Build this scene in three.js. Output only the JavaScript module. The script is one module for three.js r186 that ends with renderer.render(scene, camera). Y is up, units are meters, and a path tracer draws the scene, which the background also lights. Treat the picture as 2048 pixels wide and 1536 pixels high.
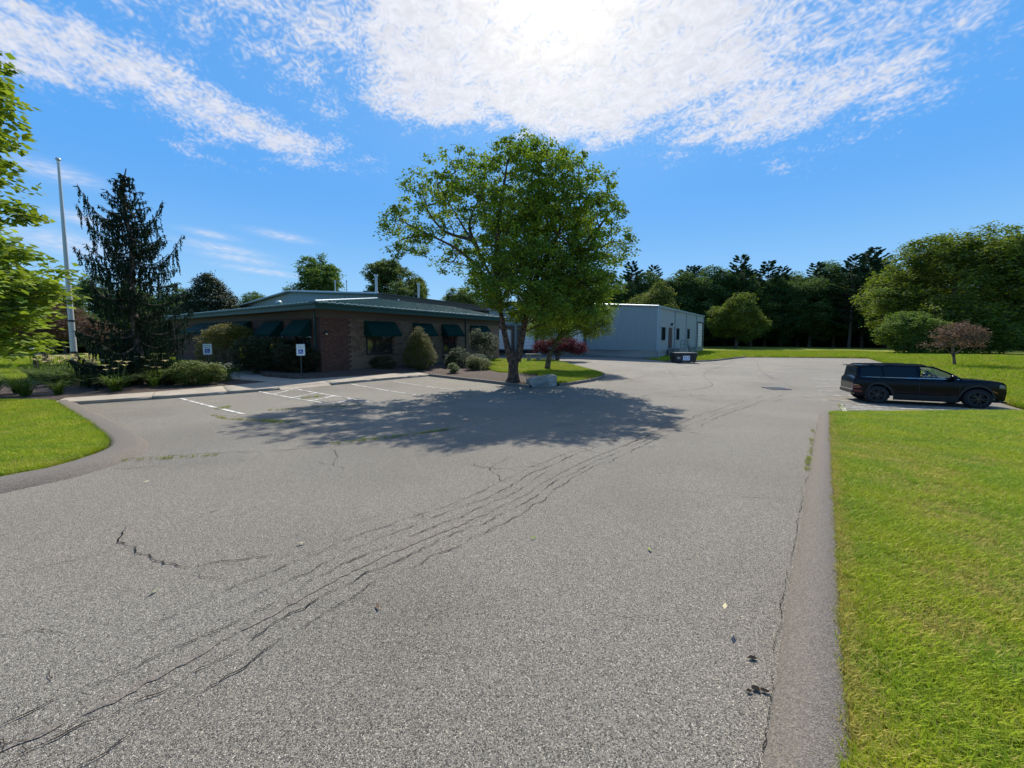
import * as THREE from 'three';
import { mergeGeometries, mergeVertices } from 'three/addons/utils/BufferGeometryUtils.js';
import { TessellateModifier } from 'three/addons/modifiers/TessellateModifier.js';
import { RoundedBoxGeometry } from 'three/addons/geometries/RoundedBoxGeometry.js';
import { ConvexGeometry } from 'three/addons/geometries/ConvexGeometry.js';
import { createNoise2D, createNoise3D } from 'simplex-noise';

// ------------------------------------------------------------------ camera, sky, sun, exposure
const EYE = 1.65, PITCH = THREE.MathUtils.degToRad(-3.69);
const scene = new THREE.Scene();
const camera = new THREE.PerspectiveCamera(2 * Math.atan(818.5 / 690) * 180 / Math.PI, 2048 / 1637, 0.05, 2500);
camera.setViewOffset(2048, 1637, 0, 101, 2048, 1536);          // a slight downward lens shift, as a phone's cropped ultra-wide frame has
camera.position.set(0, EYE, 0);
camera.rotation.set(PITCH, 0, 0);
camera.updateProjectionMatrix();

const renderer = new THREE.WebGLRenderer({ antialias: true });
renderer.toneMapping = THREE.LinearToneMapping;
renderer.toneMappingExposure = 1.2;
renderer.shadowMap.enabled = true;

function rng(seed) { let s = seed >>> 0; return () => { s = (s + 0x6d2b79f5) | 0; let t = Math.imul(s ^ (s >>> 15), 1 | s); t = (t + Math.imul(t ^ (t >>> 7), 61 | t)) ^ t; return ((t ^ (t >>> 14)) >>> 0) / 4294967296; }; }
const N2 = createNoise2D(rng(11)), N2b = createNoise2D(rng(12)), N2c = createNoise2D(rng(13)), N3 = createNoise3D(rng(14));
const clamp = (x, a = 0, b = 1) => Math.min(b, Math.max(a, x)), lerp = (a, b, t) => a + (b - a) * t;
const sstep = (a, b, x) => { const t = clamp((x - a) / (b - a)); return t * t * (3 - 2 * t); };
const DEG = Math.PI / 180;
const SUN_EL = 46 * DEG, SUN_AZ = 7 * DEG;
const sunDir = new THREE.Vector3(Math.sin(SUN_AZ) * Math.cos(SUN_EL), Math.sin(SUN_EL), -Math.cos(SUN_AZ) * Math.cos(SUN_EL));

// the sky: blue air, a sheet of small rippled cloudlets overhead, thin streaks low down (azimuth right of straight ahead, elevation, in degrees)
function makeSky() {
  const W = 3200, H = 1600, data = new Float32Array(W * H * 4);
  const sheet = [[-100, 46], [-72, 38], [-53, 33.5], [-41, 30.6], [-30, 29.6], [-23.5, 31.6], [-19.4, 30.6], [-14.4, 28.8], [-5.1, 29], [10, 29.2], [24.5, 26.0], [38.7, 22.8], [47, 22.6], [52, 25], [60, 26.5], [75, 31], [100, 46], [100, 91], [-100, 91]];
  const band = [[-75, 25], [-62, 27], [-52, 28.6], [-45.7, 28.9], [-39.8, 28.4], [-32.8, 27.4], [-30, 25.8], [-19.6, 25.4], [-29.5, 23.2], [-37.3, 22.3], [-42, 22.2], [-47, 23.4], [-51.9, 23.4], [-60, 22], [-75, 22]];
  const streaks = [[-39.3, 10.9, 4.2, 0.55], [-37.7, 9.9, 4, 0.5], [-35.2, 8.6, 4.6, 0.4], [-33, 13.4, 3.4, 0.5], [-51.5, 9.3, 4.2, 1.15], [-50.6, 11.9, 2.2, 0.6], [-40.5, 12.4, 2.4, 0.4], [-52, 15.8, 3, 0.8], [66, 10, 5, 0.6], [88, 14, 6, 0.7], [-84, 12, 5, 0.6], [140, 11, 6, 0.6], [-150, 13, 6, 0.7], [14.5, 6.5, 3, 0.4], [120, 20, 7, 0.8]];
  const inside = (poly, a, e) => {          // signed distance in degrees, positive inside
    let d = 1e9, c = false; const k = Math.cos(e * DEG);
    for (let i = 0, j = poly.length - 1; i < poly.length; j = i++) {
      const [x1, y1] = poly[j], [x2, y2] = poly[i], dx = (x2 - x1) * k, dy = y2 - y1, px = (a - x1) * k, py = e - y1, t = clamp((px * dx + py * dy) / (dx * dx + dy * dy + 1e-9));
      d = Math.min(d, Math.hypot(px - dx * t, py - dy * t));
      if ((y1 > e) !== (y2 > e) && a < (x2 - x1) * (e - y1) / (y2 - y1) + x1) c = !c;
    }
    return c ? d : -d;
  };
  const low = [0.34, 0.60, 0.83], mid = [0.088, 0.325, 0.76], top = [0.04, 0.19, 0.55];
  const v = new THREE.Vector3();
  for (let row = 0; row < H; row++) {
    const up = ((row + 0.5) / H - 0.5) * Math.PI, e = up / DEG, y = Math.sin(up), cu = Math.cos(up);
    const eh = Math.max(e, 0), base = [0, 1, 2].map((c) => eh < 18 ? lerp(low[c], mid[c], sstep(-4, 22, eh)) : lerp(lerp(low[c], mid[c], sstep(-4, 22, eh)), top[c], sstep(18, 70, eh)));
    for (let col = 0; col < W; col++) {
      const round = ((col + 0.5) / W - 0.5) * 2 * Math.PI, x = Math.cos(round) * cu, z = Math.sin(round) * cu, o = (row * W + col) * 4;
      let r = base[0], g = base[1], b = base[2];
      if (e > -1) {
        const az = Math.atan2(x, -z) / DEG;
        v.set(x, y, z); const ang = Math.acos(clamp(v.dot(sunDir), -1, 1)) / DEG;
        const pale = 0.16 * Math.exp(-ang / 22); r += pale * 0.8; g += pale; b += pale * 0.7;
        let alpha = 0, shade = 1;
        if (e > 3) {
          const k = 1 / Math.max(y, 0.06), px = x * k, pz = z * k;
          let cover = 0;
          if (e > 15) {
            const wob = 2.2 * N2(px * 1.6, pz * 1.6) + 1.1 * N2b(px * 5, pz * 5);
            const ds = Math.abs(az) < 100 ? inside(sheet, az, e) + wob : -9, db = inside(band, az, e) + wob * 0.7;
            const open = 0.25 * sstep(0.0, 0.7, N2c(px * 1.1 + 4, pz * 1.1));
            const thin = 1 - 0.34 * sstep(28, 56, az) - 0.2 * sstep(-16, -40, az);
            cover = Math.max(sstep(-4.2, 5.0, ds) * thin * (1 - open), sstep(-2.8, 2.8, db) * 0.84);
            if (Math.abs(az) > 70 || e > 60) cover = Math.max(cover, 0.62 * sstep(-0.25, 0.6, N2c(px * 0.55 + 9, pz * 0.55)) * sstep(18, 30, e));
            const solid = sstep(24, 6, ang) * 0.45;
            cover = Math.min(1.1, cover + solid * sstep(0.2, 0.7, cover));
          }
          if (cover > 0.02) {
            const wx = px + 0.02 * N2(px * 9, pz * 9), wz = pz + 0.02 * N2b(px * 9, pz * 9), dir = 0.5;
            const ax = wx * Math.cos(dir) + wz * Math.sin(dir), az2 = -wx * Math.sin(dir) + wz * Math.cos(dir);
            const n = 0.36 * N2(ax * 22, az2 * 32) + 0.5 * N2b(ax * 44, az2 * 60) + 0.24 * N2c(ax * 92, az2 * 120) + 0.42 * N2c(ax * 5, az2 * 7);
            alpha = sstep(-0.12, 1.15, cover * 1.65 - 0.6 + n * 0.72) * 0.95;
            shade = 0.96 + 0.055 * N2b(ax * 9 + 3, az2 * 13) + 0.05 * N2(ax * 27, az2 * 41) + 0.035 * N2c(ax * 70, az2 * 90);
          }
          for (const [sa, se, ra, re] of streaks) {
            let da = az - sa; if (da > 180) da -= 360; if (da < -180) da += 360;
            const tilt = se - 0.07 * da, q = (da / ra) ** 2 + ((e - tilt) / re) ** 2;
            if (q < 3) alpha = Math.max(alpha, 0.62 * Math.exp(-q * 1.3) * (0.7 + 0.5 * N2(az * 0.7, e * 5)));
          }
        }
        const glow = 0.8 * Math.exp(-ang / 3.4) + 0.2 * Math.exp(-ang / 12);
        const cr = (0.66 + glow * 1.45) * shade, cg = (0.68 + glow * 1.22) * shade, cb = (0.76 + glow * 0.66) * shade;
        r = lerp(r, cr, alpha) + glow * 0.5 * (1 - alpha); g = lerp(g, cg, alpha) + glow * 0.42 * (1 - alpha); b = lerp(b, cb, alpha) + glow * 0.3 * (1 - alpha);
      }
      data[o] = r; data[o + 1] = g; data[o + 2] = b; data[o + 3] = 1;
    }
  }
  const t = new THREE.DataTexture(data, W, H, THREE.RGBAFormat, THREE.FloatType);
  t.mapping = THREE.EquirectangularReflectionMapping; t.magFilter = t.minFilter = THREE.LinearFilter; t.needsUpdate = true;
  return t;
}
scene.background = makeSky();
scene.environment = scene.background;

const sun = new THREE.DirectionalLight(new THREE.Color(1.0, 0.945, 0.83), 5);
sun.position.copy(sunDir).multiplyScalar(200);
sun.castShadow = true; sun.shadow.mapSize.set(4096, 4096); sun.shadow.radius = 1;
Object.assign(sun.shadow.camera, { left: -120, right: 120, top: 120, bottom: -120, near: 1, far: 500 });
scene.add(sun, sun.target);

// ------------------------------------------------------------------ helpers
// x to the right, Z metres ahead of the camera (three's -z). The lot falls away from the street, then runs level.
function G(Z) {
  const a = 0.075 * Math.max(Z, -3), h = clamp(0.5 + 0.5 * (1.1 - a) / 0.44);
  return -(1.1 * (1 - h) + a * h - 0.22 * h * (1 - h));
}
const P3 = (x, y, Z) => new THREE.Vector3(x, y, -Z);
const taken = new Map();
function numbered(name) { const n = taken.get(name) ?? 0; taken.set(name, n + 1); return n ? name + '_' + String(n).padStart(3, '0') : name; }
function shadows(o) { o.traverse((m) => { if (m.isMesh) { m.castShadow = m.receiveShadow = true; } }); return o; }
function tag(o, label, category, group, kind) { o.userData = { label, category }; if (group) o.userData.group = group; if (kind) o.userData.kind = kind; return o; }
function thing(name, label, category, [x, y, Z] = [0, 0, 0], turn = 0, group) {
  const o = new THREE.Group(); o.name = numbered(name); o.position.set(x, y, -Z); o.rotation.y = turn; scene.add(o);
  return tag(o, label, category, group);
}
function mesh(name, geo, mat, parent) {
  const g = Array.isArray(geo) ? merge(geo) : geo, m = new THREE.Mesh(g, mat); m.castShadow = m.receiveShadow = true;
  m.name = parent ? name : numbered(name); (parent ?? scene).add(m); return m;
}
function merge(list) {
  if (list.length === 1) return list[0];
  return mergeGeometries(list.map((g) => { const n = g.index ? g.toNonIndexed() : g; for (const k of Object.keys(n.attributes)) if (!['position', 'normal', 'uv'].includes(k)) n.deleteAttribute(k); if (!n.attributes.uv) n.setAttribute('uv', new THREE.BufferAttribute(new Float32Array(n.attributes.position.count * 2), 2)); if (!n.attributes.normal) n.computeVertexNormals(); return n; }));
}
function copyOf(src, [x, y, Z], turn, scale, label, group) {
  const c = src.clone(); c.name = numbered(src.name.replace(/_\d{3}$/, '')); c.position.set(x, y, -Z); c.rotation.y = turn; c.scale.set(...[].concat(scale, scale, scale).slice(0, 3));
  c.userData = { ...src.userData }; if (label) c.userData.label = label; if (group) c.userData.group = group; scene.add(c); return c;
}
function box(x0, x1, y0, y1, z0, z1) { const g = new THREE.BoxGeometry(Math.abs(x1 - x0), Math.abs(y1 - y0), Math.abs(z1 - z0)); g.translate((x0 + x1) / 2, (y0 + y1) / 2, (z0 + z1) / 2); return g; }
function rbox(w, h, d, r, x = 0, y = 0, z = 0) { const g = new RoundedBoxGeometry(w, h, d, 2, r); g.translate(x, y, z); return g; }
function tube(pts, radii, sides = 8, cap = true) {
  const n = pts.length, pos = [], idx = [], nor = [], uv = []; let len = 0;
  const t = new THREE.Vector3(), a = new THREE.Vector3(), b = new THREE.Vector3(), ref = new THREE.Vector3();
  for (let i = 0; i < n; i++) {
    t.subVectors(pts[Math.min(i + 1, n - 1)], pts[Math.max(i - 1, 0)]).normalize();
    ref.set(Math.abs(t.y) > 0.9 ? 1 : 0, Math.abs(t.y) > 0.9 ? 0 : 1, 0); a.crossVectors(t, ref).normalize(); b.crossVectors(t, a);
    if (i) len += pts[i].distanceTo(pts[i - 1]);
    const r = Array.isArray(radii) ? radii[i] : radii;
    for (let k = 0; k <= sides; k++) { const q = k / sides * 2 * Math.PI, c = Math.cos(q), s = Math.sin(q), nx = a.x * c + b.x * s, ny = a.y * c + b.y * s, nz = a.z * c + b.z * s; pos.push(pts[i].x + nx * r, pts[i].y + ny * r, pts[i].z + nz * r); nor.push(nx, ny, nz); uv.push(k / sides * 6.283 * r, len); }
  }
  for (let i = 0; i < n - 1; i++) for (let k = 0; k < sides; k++) { const p = i * (sides + 1) + k, q = p + sides + 1; idx.push(p, p + 1, q, q, p + 1, q + 1); }
  if (cap) for (const end of [0, n - 1]) { const c = pos.length / 3; pos.push(pts[end].x, pts[end].y, pts[end].z); t.subVectors(pts[end], pts[end ? n - 2 : 1]).normalize(); nor.push(t.x, t.y, t.z); uv.push(0, 0); for (let k = 0; k < sides; k++) idx.push(end * (sides + 1) + k, c, end * (sides + 1) + k + 1); }
  const g = new THREE.BufferGeometry(); g.setAttribute('position', new THREE.Float32BufferAttribute(pos, 3)); g.setAttribute('normal', new THREE.Float32BufferAttribute(nor, 3)); g.setAttribute('uv', new THREE.Float32BufferAttribute(uv, 2)); g.setIndex(idx); return g;
}
function inPoly(poly, x, y) { let c = false; for (let i = 0, j = poly.length - 1; i < poly.length; j = i++) { const [x1, y1] = poly[j], [x2, y2] = poly[i]; if ((y1 > y) !== (y2 > y) && x < (x2 - x1) * (y - y1) / (y2 - y1) + x1) c = !c; } return c; }
// a sheet of ground over the outline [[x, Z], ...], "lift" metres above the lot's level, with a skirt round its edge
function sheetGeo(poly, lift, edge, { color, skirt = 0, uv = 1, bump } = {}) {
  const shape = new THREE.Shape(poly.map(([x, Z]) => new THREE.Vector2(x, Z)));
  let g = new THREE.ShapeGeometry(shape); g.deleteAttribute('normal'); g.deleteAttribute('uv'); g = g.toNonIndexed();
  if (edge) g = new TessellateModifier(edge, 12).modify(g);
  const p = g.attributes.position, put = [], n = p.count;
  const H = (x, Z) => G(Z) + (typeof lift === 'function' ? lift(x, Z) : lift) + (bump ? bump(x, Z) : 0);
  for (let i = 0; i < n; i += 3) {
    const a = [0, 1, 2].map((k) => [p.getX(i + k), p.getY(i + k)]), area = (a[1][0] - a[0][0]) * (a[2][1] - a[0][1]) - (a[2][0] - a[0][0]) * (a[1][1] - a[0][1]);
    if (Math.abs(area) < 1e-7) continue;
    for (const k of area > 0 ? [0, 1, 2] : [0, 2, 1]) put.push([a[k][0], H(a[k][0], a[k][1]), a[k][1]]);
  }
  if (skirt) for (let i = 0; i < poly.length; i++) {
    const [x0, Z0] = poly[i], [x1, Z1] = poly[(i + 1) % poly.length], m = Math.max(1, Math.ceil(Math.hypot(x1 - x0, Z1 - Z0) / (edge || 2)));
    for (let k = 0; k < m; k++) {
      const a = [lerp(x0, x1, k / m), lerp(Z0, Z1, k / m)], b = [lerp(x0, x1, (k + 1) / m), lerp(Z0, Z1, (k + 1) / m)], A = [a[0], H(...a), a[1]], B = [b[0], H(...b), b[1]], A2 = [a[0], A[1] - skirt, a[1]], B2 = [b[0], B[1] - skirt, b[1]];
      put.push(A, A2, B, B, A2, B2);
    }
  }
  const pos = new Float32Array(put.length * 3), uvs = new Float32Array(put.length * 2), col = color && new Float32Array(put.length * 3);
  put.forEach(([x, y, Z], i) => { pos.set([x, y, -Z], i * 3); uvs.set([x / uv, Z / uv], i * 2); if (col) col.set(color(x, Z), i * 3); });
  g = new THREE.BufferGeometry(); g.setAttribute('position', new THREE.BufferAttribute(pos, 3)); g.setAttribute('uv', new THREE.BufferAttribute(uvs, 2)); if (col) g.setAttribute('color', new THREE.BufferAttribute(col, 3));
  g = mergeVertices(g, 1e-4); g.computeVertexNormals(); return g;
}
// a sloped-top kerb swept along [[x, Z], ...]; profile [[across, up], ...] with across to the left of the way it runs
function sweepGeo(path, profile, uv = 1) {
  const pos = [], idx = [], uvs = [], m = profile.length; let len = 0;
  path.forEach(([x, Z], i) => {
    const a = path[Math.max(i - 1, 0)], b = path[Math.min(i + 1, path.length - 1)], d = Math.hypot(b[0] - a[0], b[1] - a[1]), nx = -(b[1] - a[1]) / d, nz = (b[0] - a[0]) / d;
    if (i) len += Math.hypot(x - path[i - 1][0], Z - path[i - 1][1]);
    let w = 0; profile.forEach(([c, h], k) => { if (k) w += Math.hypot(c - profile[k - 1][0], h - profile[k - 1][1]); const X = x + nx * c, ZZ = Z + nz * c; pos.push(X, G(ZZ) + h, -ZZ); uvs.push(X / uv, ZZ / uv); });
  });
  for (let i = 0; i < path.length - 1; i++) for (let k = 0; k < m - 1; k++) { const p = i * m + k, q = p + m; idx.push(p, q, p + 1, p + 1, q, q + 1); }
  let g = new THREE.BufferGeometry(); g.setAttribute('position', new THREE.Float32BufferAttribute(pos, 3)); g.setAttribute('uv', new THREE.Float32BufferAttribute(uvs, 2)); g.setIndex(idx); g.computeVertexNormals(); return g;
}
function smooth(path, step = 0.5) {
  const c = new THREE.CatmullRomCurve3(path.map(([x, Z]) => new THREE.Vector3(x, 0, Z)), false, 'centripetal'), n = Math.max(2, Math.round(c.getLength() / step));
  return c.getSpacedPoints(n).map((p) => [p.x, p.z]);
}

// ------------------------------------------------------------------ textures
function dataTex(size, fill, srgb = true) {
  const d = new Uint8Array(size * size * 4);
  fill(d, size);
  const t = new THREE.DataTexture(d, size, size, THREE.RGBAFormat); t.wrapS = t.wrapT = THREE.RepeatWrapping; t.magFilter = THREE.LinearFilter; t.minFilter = THREE.LinearMipmapLinearFilter; t.generateMipmaps = true;
  if (srgb) t.colorSpace = THREE.SRGBColorSpace; t.needsUpdate = true; return t;
}
const enc = (x) => 255 * clamp(x <= 0.0031308 ? x * 12.92 : 1.055 * Math.pow(x, 1 / 2.4) - 0.055);
// stones in a binder: jittered cells, each with a tone of its own; returns colour and height maps
function stoneMaps(size, cell, seed, tones, binder, fade) {
  const n = size / cell, r = rng(seed), sx = new Float32Array(n * n), sy = new Float32Array(n * n), tone = new Float32Array(n * n), tint = new Float32Array(n * n), hi = new Float32Array(n * n);
  for (let i = 0; i < n * n; i++) { sx[i] = r(); sy[i] = r(); tone[i] = r(); tint[i] = r() - 0.5; hi[i] = r(); }
  const col = new Uint8Array(size * size * 4), hgt = new Uint8Array(size * size * 4);
  for (let y = 0; y < size; y++) for (let x = 0; x < size; x++) {
    const cx = Math.floor(x / cell), cy = Math.floor(y / cell); let d1 = 9, d2 = 9, best = 0;
    for (let j = -1; j <= 1; j++) for (let i = -1; i <= 1; i++) { const k = ((cy + j + n) % n) * n + (cx + i + n) % n, dx = cx + i + sx[k] - x / cell, dy = cy + j + sy[k] - y / cell, d = dx * dx + dy * dy; if (d < d1) { d2 = d1; d1 = d; best = k; } else if (d < d2) d2 = d; }
    const edge = sstep(0.02, 0.3, Math.sqrt(d2) - Math.sqrt(d1)), t = tone[best], o = (y * size + x) * 4, c = tones(t, tint[best]);
    for (let q = 0; q < 3; q++) col[o + q] = enc(lerp(binder[q], c[q], lerp(1 - fade, 1, edge)));
    col[o + 3] = 255; hgt[o] = hgt[o + 1] = hgt[o + 2] = 255 * clamp(edge * (0.35 + 0.65 * hi[best])); hgt[o + 3] = 255;
  }
  const mk = (d, srgb) => { const t = new THREE.DataTexture(d, size, size, THREE.RGBAFormat); t.wrapS = t.wrapT = THREE.RepeatWrapping; t.magFilter = THREE.LinearFilter; if (srgb) t.colorSpace = THREE.SRGBColorSpace; t.needsUpdate = true; return t; };
  return [mk(col, true), mk(hgt, false)];
}
function fbmTile(size, seed, octaves, from) {       // tiling value noise in 0..1
  const out = new Float32Array(size * size); let amp = 1, sum = 0;
  for (let o = 0, f = from; o < octaves; o++, f *= 2, amp *= 0.55) {
    const r = rng(seed + o * 7), v = new Float32Array(f * f).map(() => r());
    for (let y = 0; y < size; y++) for (let x = 0; x < size; x++) { const fx = x / size * f, fy = y / size * f, ix = Math.floor(fx), iy = Math.floor(fy), u = sstep(0, 1, fx - ix), w = sstep(0, 1, fy - iy), a = v[(iy % f) * f + ix % f], b = v[(iy % f) * f + (ix + 1) % f], c = v[((iy + 1) % f) * f + ix % f], d = v[((iy + 1) % f) * f + (ix + 1) % f]; out[y * size + x] += amp * lerp(lerp(a, b, u), lerp(c, d, u), w); }
    sum += amp;
  }
  return out.map((x) => x / sum);
}
function noisyTex(size, seed, a, b, octaves = 6, from = 4, contrast = 1.6, srgb = true) {
  const f = fbmTile(size, seed, octaves, from);
  return dataTex(size, (d) => { for (let i = 0; i < size * size; i++) { const t = clamp(0.5 + (f[i] - 0.5) * contrast); for (let c = 0; c < 3; c++) d[i * 4 + c] = srgb ? enc(lerp(a[c], b[c], t)) : 255 * lerp(a[c], b[c], t); d[i * 4 + 3] = 255; } }, srgb);
}
const std = (o) => new THREE.MeshStandardMaterial({ roughness: 0.9, ...o }), phys = (o) => new THREE.MeshPhysicalMaterial({ roughness: 0.9, ...o });
const rgb = (r, g, b) => new THREE.Color().setRGB(r, g, b);
const flat = (r, g, b, o = {}) => std({ color: rgb(r, g, b), ...o });
const leafMat = (o = {}) => phys({ color: rgb(1, 1, 1), vertexColors: true, transmission: 0.42, thickness: 0, roughness: 0.95, specularIntensity: 0.35, side: THREE.DoubleSide, ...o });

// ------------------------------------------------------------------ ground materials
const [asphaltCol, asphaltHgt] = stoneMaps(2048, 4, 21, (t, q) => { const v = t < 0.16 ? 0.035 + t * 0.3 : t > 0.93 ? 0.27 + (t - 0.93) * 2.2 : 0.085 + t * 0.185; return [v * (1.52 + 0.1 * q), v * (1.36 + 0.02 * q), v * (1.12 - 0.1 * q)]; }, [0.032, 0.029, 0.026], 0.72);
const asphalt = std({ map: asphaltCol, bumpMap: asphaltHgt, bumpScale: 0.006, vertexColors: true, roughness: 0.92 });
const [bermCol, bermHgt] = stoneMaps(1024, 4, 22, (t, q) => { const v = 0.095 + t * 0.12; return [v * (1.2 + 0.1 * q), v * 1.03, v * (0.86 - 0.1 * q)]; }, [0.06, 0.055, 0.05], 0.6);
const bermMat = std({ map: bermCol, bumpMap: bermHgt, bumpScale: 0.004, roughness: 0.95 });
const [mulchCol, mulchHgt] = stoneMaps(1024, 8, 23, (t, q) => { const v = 0.05 + t * t * 0.32; return [v * 1.15, v * (0.80 + 0.12 * q), v * (0.62 + 0.2 * q)]; }, [0.02, 0.014, 0.011], 0.9);
const mulchMat = std({ map: mulchCol, bumpMap: mulchHgt, bumpScale: 0.03 });
const concreteTex = noisyTex(1024, 41, [0.27, 0.23, 0.18], [0.42, 0.36, 0.29], 8, 6, 1.5), concreteBump = noisyTex(512, 42, [0, 0, 0], [1, 1, 1], 5, 64, 1.8, false);
const concrete = std({ map: concreteTex, bumpMap: concreteBump, bumpScale: 0.002 });
const oldConcrete = std({ map: noisyTex(512, 43, [0.17, 0.16, 0.14], [0.36, 0.33, 0.29], 7, 4, 2), bumpMap: concreteBump, bumpScale: 0.004 });
const lawnTex = noisyTex(1024, 51, [0.09, 0.12, 0.005], [0.25, 0.29, 0.012], 8, 8, 1.9), lawnBump = noisyTex(1024, 52, [0, 0, 0], [1, 1, 1], 4, 128, 2, false);
const lawnMat = std({ map: lawnTex, bumpMap: lawnBump, bumpScale: 0.012, vertexColors: true, roughness: 1 });
const dirtMat = std({ map: noisyTex(512, 53, [0.06, 0.05, 0.025], [0.13, 0.11, 0.055], 6, 8, 1.6), roughness: 1 });
const paint = std({ map: noisyTex(512, 61, [0.20, 0.19, 0.17], [0.66, 0.64, 0.6], 6, 16, 2.6), roughness: 0.8 });
const crackMat = phys({ color: rgb(0.025, 0.022, 0.02), roughness: 1, specularIntensity: 0 });
const sealMat = std({ map: noisyTex(512, 62, [0.10, 0.088, 0.075], [0.24, 0.215, 0.185], 6, 16, 1.6), roughness: 0.95 });

// ------------------------------------------------------------------ ground, lot
{
  const far = 900, rows = [-60, -3, ...Array.from({ length: 24 }, (_, i) => i), 40, far], pos = [], idx = [], uv = [];
  rows.forEach((Z, i) => { for (const x of [-far, -60, 0, 60, far]) { pos.push(x, G(Z) - 0.06, -Z); uv.push(x / 4, Z / 4); } if (i) for (let k = 0; k < 4; k++) { const a = (i - 1) * 5 + k; idx.push(a, a + 1, a + 5, a + 5, a + 1, a + 6); } });
  const g = new THREE.BufferGeometry(); g.setAttribute('position', new THREE.Float32BufferAttribute(pos, 3)); g.setAttribute('uv', new THREE.Float32BufferAttribute(uv, 2)); g.setIndex(idx); g.computeVertexNormals();
  tag(mesh('ground', g, dirtMat), 'rough ground under lawns and trees, out to the horizon', 'ground', null, 'structure');
}
const wear = (x, Z) => {
  const n = 0.5 * N2(x * 0.16, Z * 0.16) + 0.3 * N2b(x * 0.6, Z * 0.6) + 0.2 * N2c(x * 1.9, Z * 1.9), v = 1 + 0.2 * n - 0.16 * sstep(0.45, 0.8, N2b(x * 0.33 + 5, Z * 0.33)) * (0.6 + 0.4 * N2c(x * 3, Z * 3)), w = 0.02 * N2(x * 0.3 + 7, Z * 0.3);
  return [v * (1 + w), v, v * (1 - w)];
};
const lot = tag(mesh('parking_lot', sheetGeo([[-24, -8], [47, -8], [47, 46.5], [20, 46.5], [14, 50], [-8, 52], [-24, 30]], 0, 0.7, { color: wear, uv: 2.8 }), asphalt), 'worn cracked grey asphalt lot and lane sloping down from the street', 'parking lot', null, 'structure');

// cracks and markings lie on the lot
function ribbon(path, width, lift, jitter = 0, seed = 1, taper = true) {
  const r = rng(seed), pts = [];
  for (let i = 0; i < path.length - 1; i++) {
    const [x0, Z0] = path[i], [x1, Z1] = path[i + 1], d = Math.hypot(x1 - x0, Z1 - Z0), n = Math.max(1, Math.ceil(d / (jitter ? 0.025 + 0.008 * Math.max(Z0, 0) : 0.5)));
    for (let k = 0; k < n; k++) { const t = k / n; pts.push([lerp(x0, x1, t), lerp(Z0, Z1, t)]); }
  }
  pts.push(path[path.length - 1]);
  let walk = 0; const pos = [], idx = [], uv = [];
  pts.forEach(([x, Z], i) => {
    const a = pts[Math.max(i - 1, 0)], b = pts[Math.min(i + 1, pts.length - 1)], d = Math.hypot(b[0] - a[0], b[1] - a[1]) || 1, nx = -(b[1] - a[1]) / d, nz = (b[0] - a[0]) / d;
    if (jitter) walk = walk * 0.86 + (r() - 0.5) * jitter * 1.35;
    const end = Math.min(i, pts.length - 1 - i), w = width / 2 * (jitter ? 0.12 + 1.2 * r() + 0.7 * N2(i * 0.09, seed * 3.1) : 1) * (taper && jitter ? Math.min(1, 0.2 + end * 0.12) : 1), X = x + nx * walk, ZZ = Z + nz * walk;
    for (const s of [-1, 1]) { const px = X + nx * w * s, pz = ZZ + nz * w * s; pos.push(px, G(pz) + lift, -pz); uv.push(px / 3, pz / 3); }
  });
  for (let i = 0; i < pts.length - 1; i++) idx.push(i * 2, i * 2 + 2, i * 2 + 1, i * 2 + 1, i * 2 + 2, i * 2 + 3);
  const g = new THREE.BufferGeometry(); g.setAttribute('position', new THREE.Float32BufferAttribute(pos, 3)); g.setAttribute('uv', new THREE.Float32BufferAttribute(uv, 2)); g.setIndex(idx); g.computeVertexNormals(); return g;
}
const seam = [[-3.6, 0.2], [-2.17, 1.35], [-1.92, 1.58], [-1.66, 2.0], [-1.2, 2.69], [-0.1, 3.84], [0.81, 5.15], [2.25, 6.74], [3.78, 8.39], [5.83, 10.56], [8.73, 13.37], [12.96, 16.86]];
const off = (path, d) => path.map(([x, Z], i) => { const a = path[Math.max(i - 1, 0)], b = path[Math.min(i + 1, path.length - 1)], l = Math.hypot(b[0] - a[0], b[1] - a[1]); return [x - (b[1] - a[1]) / l * d, Z + (b[0] - a[0]) / l * d]; });
mesh('seam_filler', ribbon(smooth(seam.slice(0, 10), 0.4), 0.042, 0.0045, 0.012, 5, false), bermMat, lot);
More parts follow.
